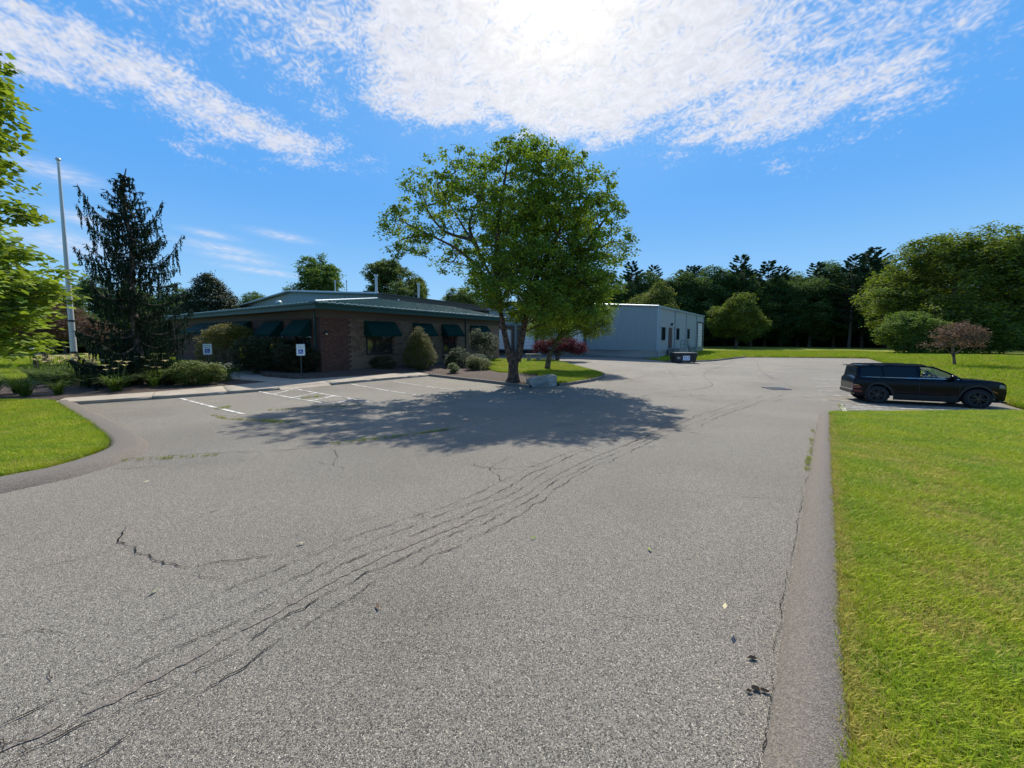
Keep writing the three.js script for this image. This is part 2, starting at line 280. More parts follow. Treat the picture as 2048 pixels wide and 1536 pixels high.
const cracks = [
  [off(seam.slice(0, 7), 0.16), 0.014], [off(seam.slice(3, 10), 0.32), 0.016], [off(seam.slice(1, 9), -0.13), 0.016], [off(seam.slice(4, 11), -0.28), 0.016], [off(seam.slice(2, 8), 0.5), 0.012], [off(seam.slice(0, 5), -0.3), 0.012], [off(seam.slice(7), 0.05), 0.03], [off(seam.slice(8), -0.5), 0.03],
  [[[-3.9, 3.35], [-3.64, 3.13], [-3.31, 2.91], [-3.13, 2.87], [-2.78, 2.69], [-2.3, 2.75], [-1.7, 2.9]], 0.018], [[[-3.45, 2.95], [-3.6, 2.75], [-3.9, 2.6]], 0.012], [[[-2.55, 2.7], [-2.35, 2.5], [-2.2, 2.5]], 0.01],
  [[[-2.39, 1.58], [-2.34, 1.5], [-2.25, 1.48]], 0.012], [[[-2.5, 1.75], [-2.36, 1.66], [-2.33, 1.55]], 0.01],
  [[[-6.9, 5.6], [-5.5, 6.05], [-3.6, 6.6], [-1.7, 8.2], [0.2, 11.2], [1.5, 14.2]], 0.026], [[[-6.4, 5.1], [-5, 5.5], [-4.2, 5.8]], 0.014], [[[-3.6, 6.6], [-3.1, 6], [-2.9, 5.4], [-2.5, 5.1]], 0.014], [[[-9.4, 10.7], [-7.6, 10.1], [-5.9, 9.5], [-4.4, 9.1]], 0.022], [[[-5.9, 9.5], [-5.6, 9], [-4.9, 8.6], [-3.9, 8.3], [-1, 9.6]], 0.02],
  [[[0.81, 5.15], [0.4, 5.3], [-0.2, 5.2], [-0.9, 5.5]], 0.016], [[[0.1, 4.3], [-0.1, 4.6], [-0.35, 5.2], [0.2, 6.1]], 0.015], [[[1.6, 6], [1.3, 6.6], [0.5, 7.2], [0.1, 8.4]], 0.018], [[[2.25, 6.74], [2, 7.5], [1.2, 8], [0.6, 7.6]], 0.016],
  [[[1.7, 4.6], [2.2, 4.25], [3.0, 4.05], [3.5, 3.95]], 0.014], [[[1.1, 4.35], [1.5, 4.5], [1.7, 4.6]], 0.008], [[[3.78, 8.39], [4.6, 8.3], [5.6, 8.9]], 0.018], [[[5.83, 10.56], [5, 11.6], [3.8, 12.2], [2.2, 12.5]], 0.03], [[[8.7, 13.3], [8.2, 14.6], [8.6, 17], [10.5, 22], [13.5, 30]], 0.03], [[[5, 14.6], [8.5, 15.8], [12, 15.6]], 0.03], [[[6.5, 20], [10, 25], [18, 33], [22, 37]], 0.045], [[[2.6, 16.5], [6, 17.8], [11, 17.5]], 0.03], [[[4, 13.5], [7, 16.5], [11, 19], [14, 25], [22, 35], [26, 40]], 0.045], [[[14.9, 18], [19, 26], [27, 38]], 0.05], [[[10.5, 14], [13, 15.2], [18, 15.6]], 0.04], [[[-4, 13.2], [-1, 14.4], [2, 15.4]], 0.03], [[[0.5, 2.2], [0.75, 2.1], [0.95, 2.15]], 0.006], [[[-0.6, 1.9], [-0.3, 1.8], [-0.1, 1.85]], 0.006],
  [off([[0.2, 0.02], [1.37, 1.29], [1.62, 1.57], [2.05, 2.05], [2.71, 2.76], [3.85, 4.01], [5.39, 5.69], [7.6, 8.1], [9.2, 9.8]], 0.275), 0.007], [[[-2.15, 2.1], [-1.9, 1.95], [-1.7, 1.97]], 0.008], [[[-3.2, 1.9], [-2.9, 2.0], [-2.6, 1.95]], 0.01],
];
{ const r = rng(321), c = smooth(seam, 0.3); for (let i = 0; i < 64; i++) { const k = 4 + Math.floor(Math.pow(r(), 1.6) * (c.length - 12)), [x, Z] = c[k], a = r() * 6.283, l = (0.15 + 0.4 * r()) * (0.5 + Z * 0.12), o = (r() - 0.5) * 0.8; cracks.push([[[x + o, Z - o * 0.3], [x + o + Math.cos(a) * l * 0.5, Z - o * 0.3 + Math.sin(a) * l * 0.4], [x + o + Math.cos(a + 0.6) * l, Z - o * 0.3 + Math.sin(a + 0.6) * l * 0.8]], 0.007 + 0.0012 * Z]); } for (let i = 0; i < 34; i++) { const Z = 2 + 10 * r(), x = (r() - 0.5) * 1.6 * Z, a = r() * 6.283, l = 0.3 + 0.13 * Z * r(); if (x > Z * 0.75) continue; cracks.push([[[x, Z], [x + Math.cos(a) * l * 0.5, Z + Math.sin(a) * l * 0.3], [x + Math.cos(a - 0.5) * l, Z + Math.sin(a - 0.5) * l * 0.8]], 0.006 + 0.001 * Z]); } }
cracks.forEach(([path, w], i) => mesh('crack', ribbon(smooth(path, 0.5), w * 0.48, 0.0085, 0.03 * Math.min(1.6, w / 0.014), 100 + i), crackMat, lot));
const chips = [[1.33, 1.80, 0.02], [1.22, 1.62, 0.022], [1.26, 1.61, 0.018], [1.18, 1.61, 0.014]];
chips.forEach(([x, Z, r], i) => { const q = rng(300 + i), s = new THREE.Shape(Array.from({ length: 9 }, (_, k) => new THREE.Vector2(Math.cos(k * 0.698) * r * (0.6 + 0.8 * q()), Math.sin(k * 0.698) * r * 0.6 * (0.6 + 0.8 * q())))), g = new THREE.ShapeGeometry(s); g.rotateX(-Math.PI / 2); g.translate(x, G(Z) + 0.012, -Z); mesh('pothole', g, crackMat, lot); });

const line = (a, b, w = 0.11) => mesh('painted_line', ribbon([a, b], w, 0.0125), paint, lot);
line([-14.5, 14.95], [-8.6, 10.92], 0.12);
line([-13.5, 17.7], [-7.35, 13.5]); line([-11.6, 18.2], [-5.9, 14.05]); line([-7.4, 13.45], [-5.85, 14.0], 0.09);
line([-11.35, 16.15], [-11.5, 18.05], 0.12); line([-9.75, 15.05], [-9.6, 16.7], 0.12); line([-8.35, 14.15], [-8.2, 15.65], 0.12); line([-7.0, 13.75], [-6.9, 14.75], 0.12);
line([-9.43, 19.95], [-4.5, 16.0], 0.09); line([-7.56, 21.23], [-2.2, 17.0], 0.09);
line([15.6, 28.3], [17.2, 28.2], 0.16); line([18.05, 25.25], [18.95, 24.9], 0.16); line([23.5, 30.6], [24.3, 30.5], 0.14); line([23.2, 28.25], [23.7, 27.9], 0.14);
// hatched aisle beside the parked car
line([12.75, 13.25], [10.95, 11.15], 0.13); line([12.75, 13.25], [16.2, 12.3], 0.1);
for (const [a, b] of [[[12.3, 12.8], [16.4, 12.05]], [[11.95, 12.35], [16.5, 11.7]], [[11.6, 11.9], [16.6, 11.38]], [[11.2, 11.45], [14.5, 11.2]]]) line(a, b, 0.09);
for (let k = 0; k < 6; k++) line([13.0 + k * 1.2, 14.4 + k * 1.45], [15.6 + k * 1.9, 14.1 + k * 1.5], 0.09);

// ------------------------------------------------------------------ kerbs, walks, beds, lawns
const patch = (x, Z) => { const n = N2(x * 0.22, Z * 0.22) + 0.5 * N2b(x * 0.7, Z * 0.7); return sstep(0.15, 1.1, n); };
const bermLine = [[-3.6, -4.3], [0.2, 0.02], [1.37, 1.29], [1.62, 1.57], [2.05, 2.05], [2.71, 2.76], [3.85, 4.01], [5.39, 5.69], [7.6, 8.1], [9.45, 10.1]];
const dryAt = [[6.06, 5.41, 0.5], [5.85, 4.71, 0.35], [5.1, 4.24, 0.45], [4.43, 3.37, 0.4], [6.6, 6.0, 0.6], [3.31, 2.28, 0.4], [2.5, 1.9, 0.25], [7.2, 5.2, 0.4], [4.2, 2.7, 0.4]];
const dry = (x, Z) => { let v = 0.6 * patch(x, Z); for (const [cx, cz, r] of dryAt) v = Math.max(v, sstep(r * 1.5, r * 0.2, Math.hypot((x - cx) * 0.8, Z - cz)) * (0.55 + 0.5 * N2(x * 3, Z * 3))); { let e = 9; for (let i = 2; i < bermLine.length - 1; i++) { const [x0, Z0] = bermLine[i], [x1, Z1] = bermLine[i + 1], dx = x1 - x0, dz = Z1 - Z0, q = clamp(((x - x0) * dx + (Z - Z0) * dz) / (dx * dx + dz * dz)); e = Math.min(e, Math.hypot(x - x0 - dx * q, Z - Z0 - dz * q)); } v = Math.max(v, sstep(0.16, 0.02, e + 0.06 * N2(x * 7, Z * 7)) * 0.9); } return clamp(v); };
const lawnTint = (x, Z) => { const d = dry(x, Z), n = 0.12 * N2c(x * 0.4, Z * 0.4); return [lerp(1.0, 1.55, d) + n, lerp(1.0, 0.98, d) + n * 0.6, lerp(1, 2.4, d)]; };
const lawns = {};
function lawn(key, poly, lift, edge, label, bump) { lawns[key] = { poly, lift, bump }; return tag(mesh('lawn', sheetGeo(poly, lift, edge, { color: lawnTint, skirt: 0.3, uv: 2.5, bump }), lawnMat), label, 'lawn', null, 'structure'); }
const bermR = bermLine;
const mound = (x, Z) => 0.35 * Math.exp(-(((x - 54) / 13) ** 2 + ((Z - 36) / 10) ** 2)) * sstep(0, 6, (x - 19.3) * 0.76 - (Z - 13.4) * 0.65);
lawn('right', [...bermR, [9.95, 10.62], [16.9, 10.9], [30, 11.3], [30, -8], [-3.6, -8]], 0.085, 0.7, 'bright green mown lawn with dry straw patches beside the lane kerb');
lawn('field', [[17.0, 11.02], [19.3, 13.4], [28.1, 23.35], [38.07, 35.11], [44.6, 43.1], [37.8, 44.6], [30.65, 45.4], [26.1, 41.6], [22, 38.3], [18.8, 37.3], [17.0, 37.6], [16.2, 42.5], [30, 64], [30, 160], [240, 160], [240, -8], [30.01, -8], [30.01, 11.4]], 0.09, 2.4, 'wide grass field reaching from the car park to the dark woods', mound);
lawn('left', [[-6.87, 4.51], [-6.75, 4.81], [-6.93, 5.41], [-7.27, 6.01], [-7.82, 6.54], [-8.68, 7.19], [-11.04, 8.79], [-14.82, 11.3], [-18.2, 13.5], [-24, 13.9], [-80, 13.9], [-80, -8], [-9, -8], [-7.5, 0]], 0.10, 0.9, 'small lawn corner inside the curved asphalt kerb');
lawn('yard', [[-24.02, 13.92], [-27, 16], [-30, 20.5], [-31, 23.5], [-24, 25.4], [-22.6, 28], [-24, 36], [-55, 60], [-55, 160], [-260, 160], [-260, 13.92]], 0.07, 2.4, 'sunlit lawn behind the flagpole with a pale drive across it');
lawn('island', [[1.5, 19.7], [2.75, 19.25], [3.7, 20.14], [5.04, 21.47], [6.15, 23.4], [6.5, 24.8], [6.3, 26.6], [4.6, 38.7], [-1.9, 40.5], [-3, 34], [-2.6, 29], [-0.9, 25.4], [1.9, 24]], 0.13, 1.2, 'shaded grass island beneath the birch tree');

const arc = (p) => smooth(p, 0.35);
const kerb = (name, path, profile, mat, label) => tag(mesh(name, sweepGeo(arc(path), profile, 1.5), mat), label, 'kerb', null, 'structure');
kerb('asphalt_kerb', bermR.concat([[9.75, 10.45]]), [[0.26, 0.0], [0.24, 0.035], [0.17, 0.095], [0.1, 0.115], [0.02, 0.105], [-0.02, 0.07], [-0.02, -0.05]], bermMat, 'asphalt kerb running along the mown lawn beside the lane');
kerb('asphalt_kerb', [[-7.6, 0], [-6.87, 4.35], [-6.72, 4.85], [-6.9, 5.45], [-7.22, 6.05], [-7.82, 6.62], [-8.68, 7.25], [-11.04, 8.85], [-14.82, 11.36], [-18.0, 13.45]].map(([x, Z]) => [x, Z]), [[0.03, -0.05], [0.03, 0.10], [-0.06, 0.135], [-0.3, 0.13], [-0.42, 0.08], [-0.48, 0.0]], bermMat, 'curved asphalt kerb round the small lawn corner');

// pale concrete walk: slabs with open joints
const walk = tag(new THREE.Group(), 'pale concrete walk of jointed slabs along the parking bays', 'sidewalk', null, 'structure'); walk.name = 'sidewalk'; scene.add(walk);
const W0 = [-17.25, 12.8], wd = [0.721, 0.693], wn = [-0.693, 0.721];
const wp = (t, w) => [W0[0] + wd[0] * t + wn[0] * w, W0[1] + wd[1] * t + wn[1] * w];
const slab = (pts) => mesh('slab', sheetGeo(pts, 0.13, 0.9, { skirt: 0.22, uv: 2.2 }), concrete, walk);
const jt = 0.012;
[[0, 2.6, 2.0, 2.25], [2.6, 5.1, 2.25, 2.7], [5.1, 7.2, 2.7, 3.1]].forEach(([a, b, w0, w1]) => slab([wp(a + jt, 0), wp(b - jt, 0), wp(b - jt, w1), wp(a + jt, w0)]));
slab([wp(7.2 + jt, 0.35), wp(9.6, 0.3), wp(9.6, 2.8), wp(8.6, 3.4), wp(7.2 + jt, 3.1)]);
slab([wp(9.6 + jt * 2, 0), wp(12, 0), wp(12, 2.5), wp(9.6 + jt * 2, 2.8)]); slab([wp(12 + jt * 2, 0), wp(14.4, 0), wp(14.4, 2.25), wp(12 + jt * 2, 2.5)]); slab([wp(14.4 + jt * 2, 0), wp(16, 0), wp(16, 2), wp(14.4 + jt * 2, 2.25)]);
slab([wp(7.2, 3.12), wp(8.55, 3.43), [-16.3, 22.6], [-18.1, 21.5]].map(([x, Z]) => [x, Z])); slab([[-18.12, 21.53], [-16.32, 22.63], [-20.2, 26.3], [-22.2, 25]]); slab([[-22.22, 25.03], [-20.22, 26.33], [-22.2, 28.3], [-24.4, 27.2]]);
const ramp = mesh('ramp', sheetGeo([wp(7.2, -0.25), wp(9.6, -0.25), wp(9.6, 0.34), wp(7.2, 0.39)], (x, Z) => lerp(0.012, 0.128, clamp(((x - W0[0]) * wn[0] + (Z - W0[1]) * wn[1] + 0.25) / 0.6)), 0.6, { uv: 2.2 }), concrete, walk);

const bed = (name, poly, lift, mat, label) => tag(mesh(name, sheetGeo(poly, lift, 0.8, { skirt: 0.3, uv: 1.3, bump: (x, Z) => 0.02 * N2(x * 2.3, Z * 2.3) }), mat), label, 'mulch bed', null, 'structure');
bed('mulch_bed', [wp(0, 2.06), wp(2.6, 2.3), wp(7.15, 3.17), [-18.15, 21.5], [-22.25, 25], [-23.9, 25.3], [-30.9, 23.4], [-29.9, 20.5], [-26.9, 16], [-24, 14], [-18.6, 13.75]], 0.10, mulchMat, 'dark red mulch bed under the weeping conifer and daylilies');
bed('mulch_bed', [wp(8.62, 3.44), wp(9.6, 2.84), wp(12, 2.54), wp(14.4, 2.29), wp(16, 2.04), [-9, 34], [-13.6, 28], [-14.6, 26.4], [-22, 31.2], [-21.9, 28.3], [-20.17, 26.33], [-16.2, 22.65]], (x, Z) => 0.10 + 0.27 * sstep(2.5, 4.4, (x - W0[0]) * wn[0] + (Z - W0[1]) * wn[1]), mulchMat, 'shaded mulch bed along the foot of the office walls');
bed('mulch_bed', [wp(16.03, 0.05), [-2.98, 21.72], [-0.7, 19.95], [0.17, 19.18], [0.95, 18.55], [1.45, 19.7], [1.86, 23.95], [-0.95, 25.35], [-2.7, 29], [-3.1, 34], [-8.9, 34], wp(16.03, 2.04)], 0.11, mulchMat, 'sunlit bark mulch bed round the foot of the birch');
const timber = flat(0.05, 0.04, 0.034, { roughness: 0.95 });
kerb('dark_kerb', [wp(16, -0.02), [-2.98, 21.66], [-0.7, 19.88], [0.17, 19.1], [1.0, 18.4]], [[0.1, -0.02], [0.1, 0.155], [-0.04, 0.16], [-0.07, 0.12], [-0.08, -0.05]], bermMat, 'low dark kerb edging the bark mulch bed');
kerb('dark_kerb', [[2.6, 19.1], [3.75, 20.05], [5.1, 21.38], [6.22, 23.3], [6.6, 24.8], [6.4, 26.6], [5.5, 33], [4.7, 38.7]], [[0.12, -0.02], [0.12, 0.15], [-0.02, 0.15], [-0.06, 0.11], [-0.07, -0.05]], bermMat, 'low asphalt kerb edging the grass island');
kerb('asphalt_kerb', [[17.0, 37.5], [18.8, 37.2], [22.05, 38.2], [26.1, 41.5], [30.65, 45.3]], [[0.12, -0.02], [0.12, 0.16], [-0.02, 0.16], [-0.08, 0.11], [-0.09, -0.05]], bermMat, 'low asphalt kerb beside the warehouse grass');
tag(mesh('drive', sheetGeo([[-60, 23.2], [-44, 26.2], [-36, 29.2], [-30, 34.5], [-31.5, 35.6], [-38, 30.9], [-46, 28.2], [-60, 25.4]], 0.078, 2, { uv: 2.2 }), concrete), 'narrow pale drive crossing the lawn behind the flagpole', 'drive', null, 'structure');

// ------------------------------------------------------------------ grass on the lawns
function blades(n, h, w, spread, seed) {
  const r = rng(seed), pos = [], idx = [];
  for (let i = 0; i < n; i++) {
    const a = r() * 6.283, x = (r() - 0.5) * spread, z = (r() - 0.5) * spread, lean = (0.25 + r() * 0.8) * h, hh = h * (0.55 + 0.6 * r()), dx = Math.cos(a) * lean, dz = Math.sin(a) * lean, ww = w * (0.7 + 0.6 * r()), wx = -Math.sin(a) * ww / 2, wz = Math.cos(a) * ww / 2, b = pos.length / 3;
    pos.push(x - wx, -0.01, z - wz, x + wx, -0.01, z + wz, x + dx * 0.35 - wx * 0.8, hh * 0.6, z + dz * 0.35 - wz * 0.8, x + dx * 0.35 + wx * 0.8, hh * 0.6, z + dz * 0.35 + wz * 0.8, x + dx, hh, z + dz);
    idx.push(b, b + 1, b + 2, b + 2, b + 1, b + 3, b + 2, b + 3, b + 4);
  }
  const g = new THREE.BufferGeometry(); g.setAttribute('position', new THREE.Float32BufferAttribute(pos, 3)); g.setIndex(idx); return g;
}
const grassMat = phys({ color: rgb(1, 1, 1), transmission: 0.4, thickness: 0, roughness: 0.8, specularIntensity: 0.4, side: THREE.DoubleSide });
function grass(key, spots, label, seed) {
  const { poly, lift, bump } = lawns[key], r = rng(seed), rows = [];
  for (const [x0, x1, z0, z1, per, scale] of spots) {
    const n = Math.round((x1 - x0) * (z1 - z0) * per);
    for (let i = 0; i < n; i++) {
      const x = lerp(x0, x1, r()), Z = lerp(z0, z1, r()), keep = r();
      const out = Math.abs(x) - (Math.max(Z, 0) * 1.55 + 1.2); if (out > 4.5 || (out > 0 && r() > 0.4) || !inPoly(poly, x, Z)) continue;
      const d = dry(x, Z); if (keep < d * 0.25) continue;
      rows.push([x, G(Z) + lift + (bump ? bump(x, Z) : 0), Z, r() * 6.283, scale * (0.7 + 0.6 * r()) * (1 - 0.3 * d), d, r(), r()]);
    }
  }
  const im = new THREE.InstancedMesh(blades(9, 0.047, 0.0052, 0.075, seed + 1), grassMat, rows.length), m = new THREE.Matrix4(), q = new THREE.Quaternion(), up = new THREE.Vector3(0, 1, 0), c = new THREE.Color();
  rows.forEach(([x, y, Z, a, s, d, t, u], i) => {
    m.compose(P3(x, y, Z), q.setFromAxisAngle(up, a), new THREE.Vector3(s, s * (0.8 + 0.4 * u), s)); im.setMatrixAt(i, m);
    const straw = t < 0.09 + d * 0.85 ? 0.8 : 0, deep = N2(x * 0.9, Z * 0.9) * 0.16, v = 0.75 + 0.5 * u;
    c.setRGB(lerp(0.29 - deep * 0.5, 0.52, straw) * v, lerp(0.375 - deep * 0.25, 0.42, straw) * v, lerp(0.006, 0.10, straw) * v); im.setColorAt(i, c);
  });
  im.name = numbered('grass'); im.castShadow = im.receiveShadow = true; scene.add(im); tag(im, label, 'grass', null, 'stuff');
  return rows.length;
}
grass('right', [[-1.5, 10, -1.2, 3.4, 5200, 1], [2.5, 15, 3.4, 6.5, 3000, 1.15], [5, 23, 6.5, 11.4, 1150, 1.5]], 'short green blades with straw flecks on the lane-side lawn', 501);
grass('left', [[-13, -6.5, 4, 8, 1900, 1.3], [-24, -8, 8, 13.9, 800, 1.7]], 'short green blades on the kerbed lawn corner', 502);
grass('field', [[17, 34, 10, 22, 130, 2.6], [19, 62, 20, 44, 26, 4.5], [17, 60, 37, 62, 16, 5]], 'grass blades over the field behind the parked car', 503);
grass('yard', [[-38, -23, 14, 24, 130, 2.8], [-62, -24, 24, 45, 22, 4.5]], 'grass blades over the lawn behind the flagpole', 504);
grass('island', [[-3, 7, 19, 29, 260, 2.2], [-3, 7, 29, 40, 70, 3]], 'grass blades in the shade of the birch', 505);

// weeds in the joints of the lot
{
  const r = rng(77), rows = [], along = (path, n, w) => { for (let i = 0; i < n; i++) { const t = r() * (path.length - 1), k = Math.floor(t), f = t - k, [x0, Z0] = path[k], [x1, Z1] = path[k + 1]; rows.push([lerp(x0, x1, f) + (r() - 0.5) * w, lerp(Z0, Z1, f) + (r() - 0.5) * w]); } };
  along([[-9.4, 10.7], [-8.3, 9.9], [-7.4, 9.7], [-6.6, 9.55]], 110, 0.1); along([[-7, 9.6], [-6.2, 9.3]], 80, 0.3); along([[-10.6, 12.6], [-10.2, 12.0]], 50, 0.35); along([[-3.6, 6.8], [-2.4, 7.6], [-1.4, 8.4]], 120, 0.07); along([[-8.4, 11.7], [-7.0, 12.4], [-5.6, 13]], 90, 0.07); along([[-9.2, 14.9], [-8.7, 15.6]], 90, 0.35);
  along([[-14.2, 11.2], [-11.4, 9.25], [-8.8, 7.4]], 160, 0.08); along([[7.35, 8.3], [5.2, 5.9], [4.4, 5.05]], 46, 0.03); along([[-16.4, 13.6], [-12.6, 17.3], [-9, 20.7]], 200, 0.1); along([[-6.5, 5.6], [-5.2, 5.95]], 40, 0.06); along([[12.6, 13.1], [11, 11.2]], 60, 0.15);
  const im = new THREE.InstancedMesh(blades(7, 0.06, 0.006, 0.09, 78), grassMat, rows.length), m = new THREE.Matrix4(), q = new THREE.Quaternion(), c = new THREE.Color();
  rows.forEach(([x, Z], i) => { const s = 0.5 + r() * 0.7; m.compose(P3(x, G(Z) + 0.012, Z), q.setFromAxisAngle(new THREE.Vector3(0, 1, 0), r() * 6.28), new THREE.Vector3(s, s * 0.8, s)); im.setMatrixAt(i, m); const v = 0.8 + 0.5 * r(); im.setColorAt(i, c.setRGB(0.28 * v, 0.31 * v, 0.04)); });
  im.name = 'weeds'; im.castShadow = im.receiveShadow = true; scene.add(im); tag(im, 'thin weeds growing out of cracks and kerb joints in the asphalt', 'weeds', null, 'stuff');
}

// ------------------------------------------------------------------ buildings
const GR = -1.1;                                                    // level of the flat part of the site
const greenMetal = std({ color: rgb(0.010, 0.105, 0.085), roughness: 0.55, metalness: 0.1 });
const greenTrim = std({ color: rgb(0.008, 0.055, 0.044), roughness: 0.5, metalness: 0.1 });
const soffitMat = flat(0.085, 0.065, 0.048);  // soffit brown; also colours the strip standing for shade below the eave
const blockTex = [[0.15, 0.095, 0.06], [0.19, 0.125, 0.08], [0.12, 0.078, 0.052], [0.16, 0.115, 0.07]].map(([r, g, b], i) => std({ map: noisyTex(128, 70 + i, [r * 0.7, g * 0.7, b * 0.7], [r * 1.3, g * 1.3, b * 1.3], 5, 8, 1.8), bumpMap: concreteBump, bumpScale: 0.006 }));
const mortar = flat(0.10, 0.085, 0.07);
function brickTexture() {
  const W = 512, c = document.createElement('canvas'); c.width = c.height = W; const x = c.getContext('2d'), r = rng(88); x.fillStyle = '#4d4238'; x.fillRect(0, 0, W, W);
  for (let j = 0; j < 30; j++) for (let i = -1; i < 10; i++) { const v = 0.75 + 0.5 * r(); x.fillStyle = `rgb(${82 * v | 0},${52 * v | 0},${40 * v | 0})`; x.fillRect(i * 51.2 + (j % 2) * 25.6 + 1.2, j * 17.07 + 1.2, 48.8, 14.6); }
  const t = new THREE.CanvasTexture(c); t.wrapS = t.wrapT = THREE.RepeatWrapping; t.colorSpace = THREE.SRGBColorSpace; return t;
}
const brickMat = std({ map: brickTexture(), bumpMap: concreteBump, bumpScale: 0.003 });
const glassDark = phys({ color: rgb(0.02, 0.024, 0.028), roughness: 0.06, metalness: 0, specularIntensity: 1, clearcoat: 1 });
const frameDark = flat(0.02, 0.02, 0.02, { roughness: 0.5 });
const awningMat = phys({ color: rgb(0.004, 0.042, 0.034), roughness: 1, specularIntensity: 0.15, transmission: 0.3, thickness: 0, side: THREE.DoubleSide });
const galv = std({ color: rgb(0.42, 0.44, 0.45), roughness: 0.45, metalness: 0.6 });
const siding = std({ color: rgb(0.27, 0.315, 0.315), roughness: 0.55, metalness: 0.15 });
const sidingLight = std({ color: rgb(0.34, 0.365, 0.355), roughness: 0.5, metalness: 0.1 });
const trimLight = std({ color: rgb(0.36, 0.43, 0.46), roughness: 0.45, metalness: 0.2 });
const panGlintMat = std({ color: rgb(0.5, 0.58, 0.58), roughness: 0.35, metalness: 0.3 });  // brighter tone: sunlight on the roof pan ends put into the colour
const whiteMetal = flat(0.72, 0.72, 0.7, { roughness: 0.5 });
const brownMat = flat(0.09, 0.06, 0.045), rubber = flat(0.012, 0.012, 0.013, { roughness: 0.85 });
const quad = (a, b, c, d) => { const g = new THREE.BufferGeometry(), p = [a, b, c, a, c, d]; g.setAttribute('position', new THREE.Float32BufferAttribute(p.flat(), 3)); g.setAttribute('uv', new THREE.Float32BufferAttribute([0, 0, 1, 0, 1, 1, 0, 0, 1, 1, 0, 1], 2)); g.computeVertexNormals(); return g; };
function prism(outline, depth, bevel = 0) { const s = new THREE.Shape(outline.map(([x, y]) => new THREE.Vector2(x, y))); return new THREE.ExtrudeGeometry(s, { depth, bevelEnabled: bevel > 0, bevelSize: bevel, bevelThickness: bevel, bevelSegments: 2, steps: 1 }); }
// profiled metal wall: runs x0..x1 in its own plane (z = 0, ribs towards +z), bottom y0, top given by a function of x
function ribbed(x0, x1, y0, topAt, pitch, depth = 0.035) {
  const pos = [], n = Math.round((x1 - x0) / pitch), prof = [[0, 0], [0.18, 0], [0.26, 1], [0.42, 1], [0.5, 0]];
  const xs = []; for (let i = 0; i < n; i++) for (const [u, h] of prof) xs.push([x0 + (i + u) * pitch, h * depth]); xs.push([x1, 0]);
  for (let i = 0; i < xs.length - 1; i++) { const [a, za] = xs[i], [b, zb] = xs[i + 1], ta = topAt(a), tb = topAt(b); pos.push(a, y0, za, b, y0, zb, b, tb, zb, a, y0, za, b, tb, zb, a, ta, za); }
  const g = new THREE.BufferGeometry(); g.setAttribute('position', new THREE.Float32BufferAttribute(pos, 3)); g.setAttribute('uv', new THREE.Float32BufferAttribute(new Float32Array(pos.length / 3 * 2), 2)); g.computeVertexNormals(); return g;
}
const turned = (g, a, x = 0, y = 0, z = 0) => { g.rotateY(a); g.translate(x, y, z); return g; };

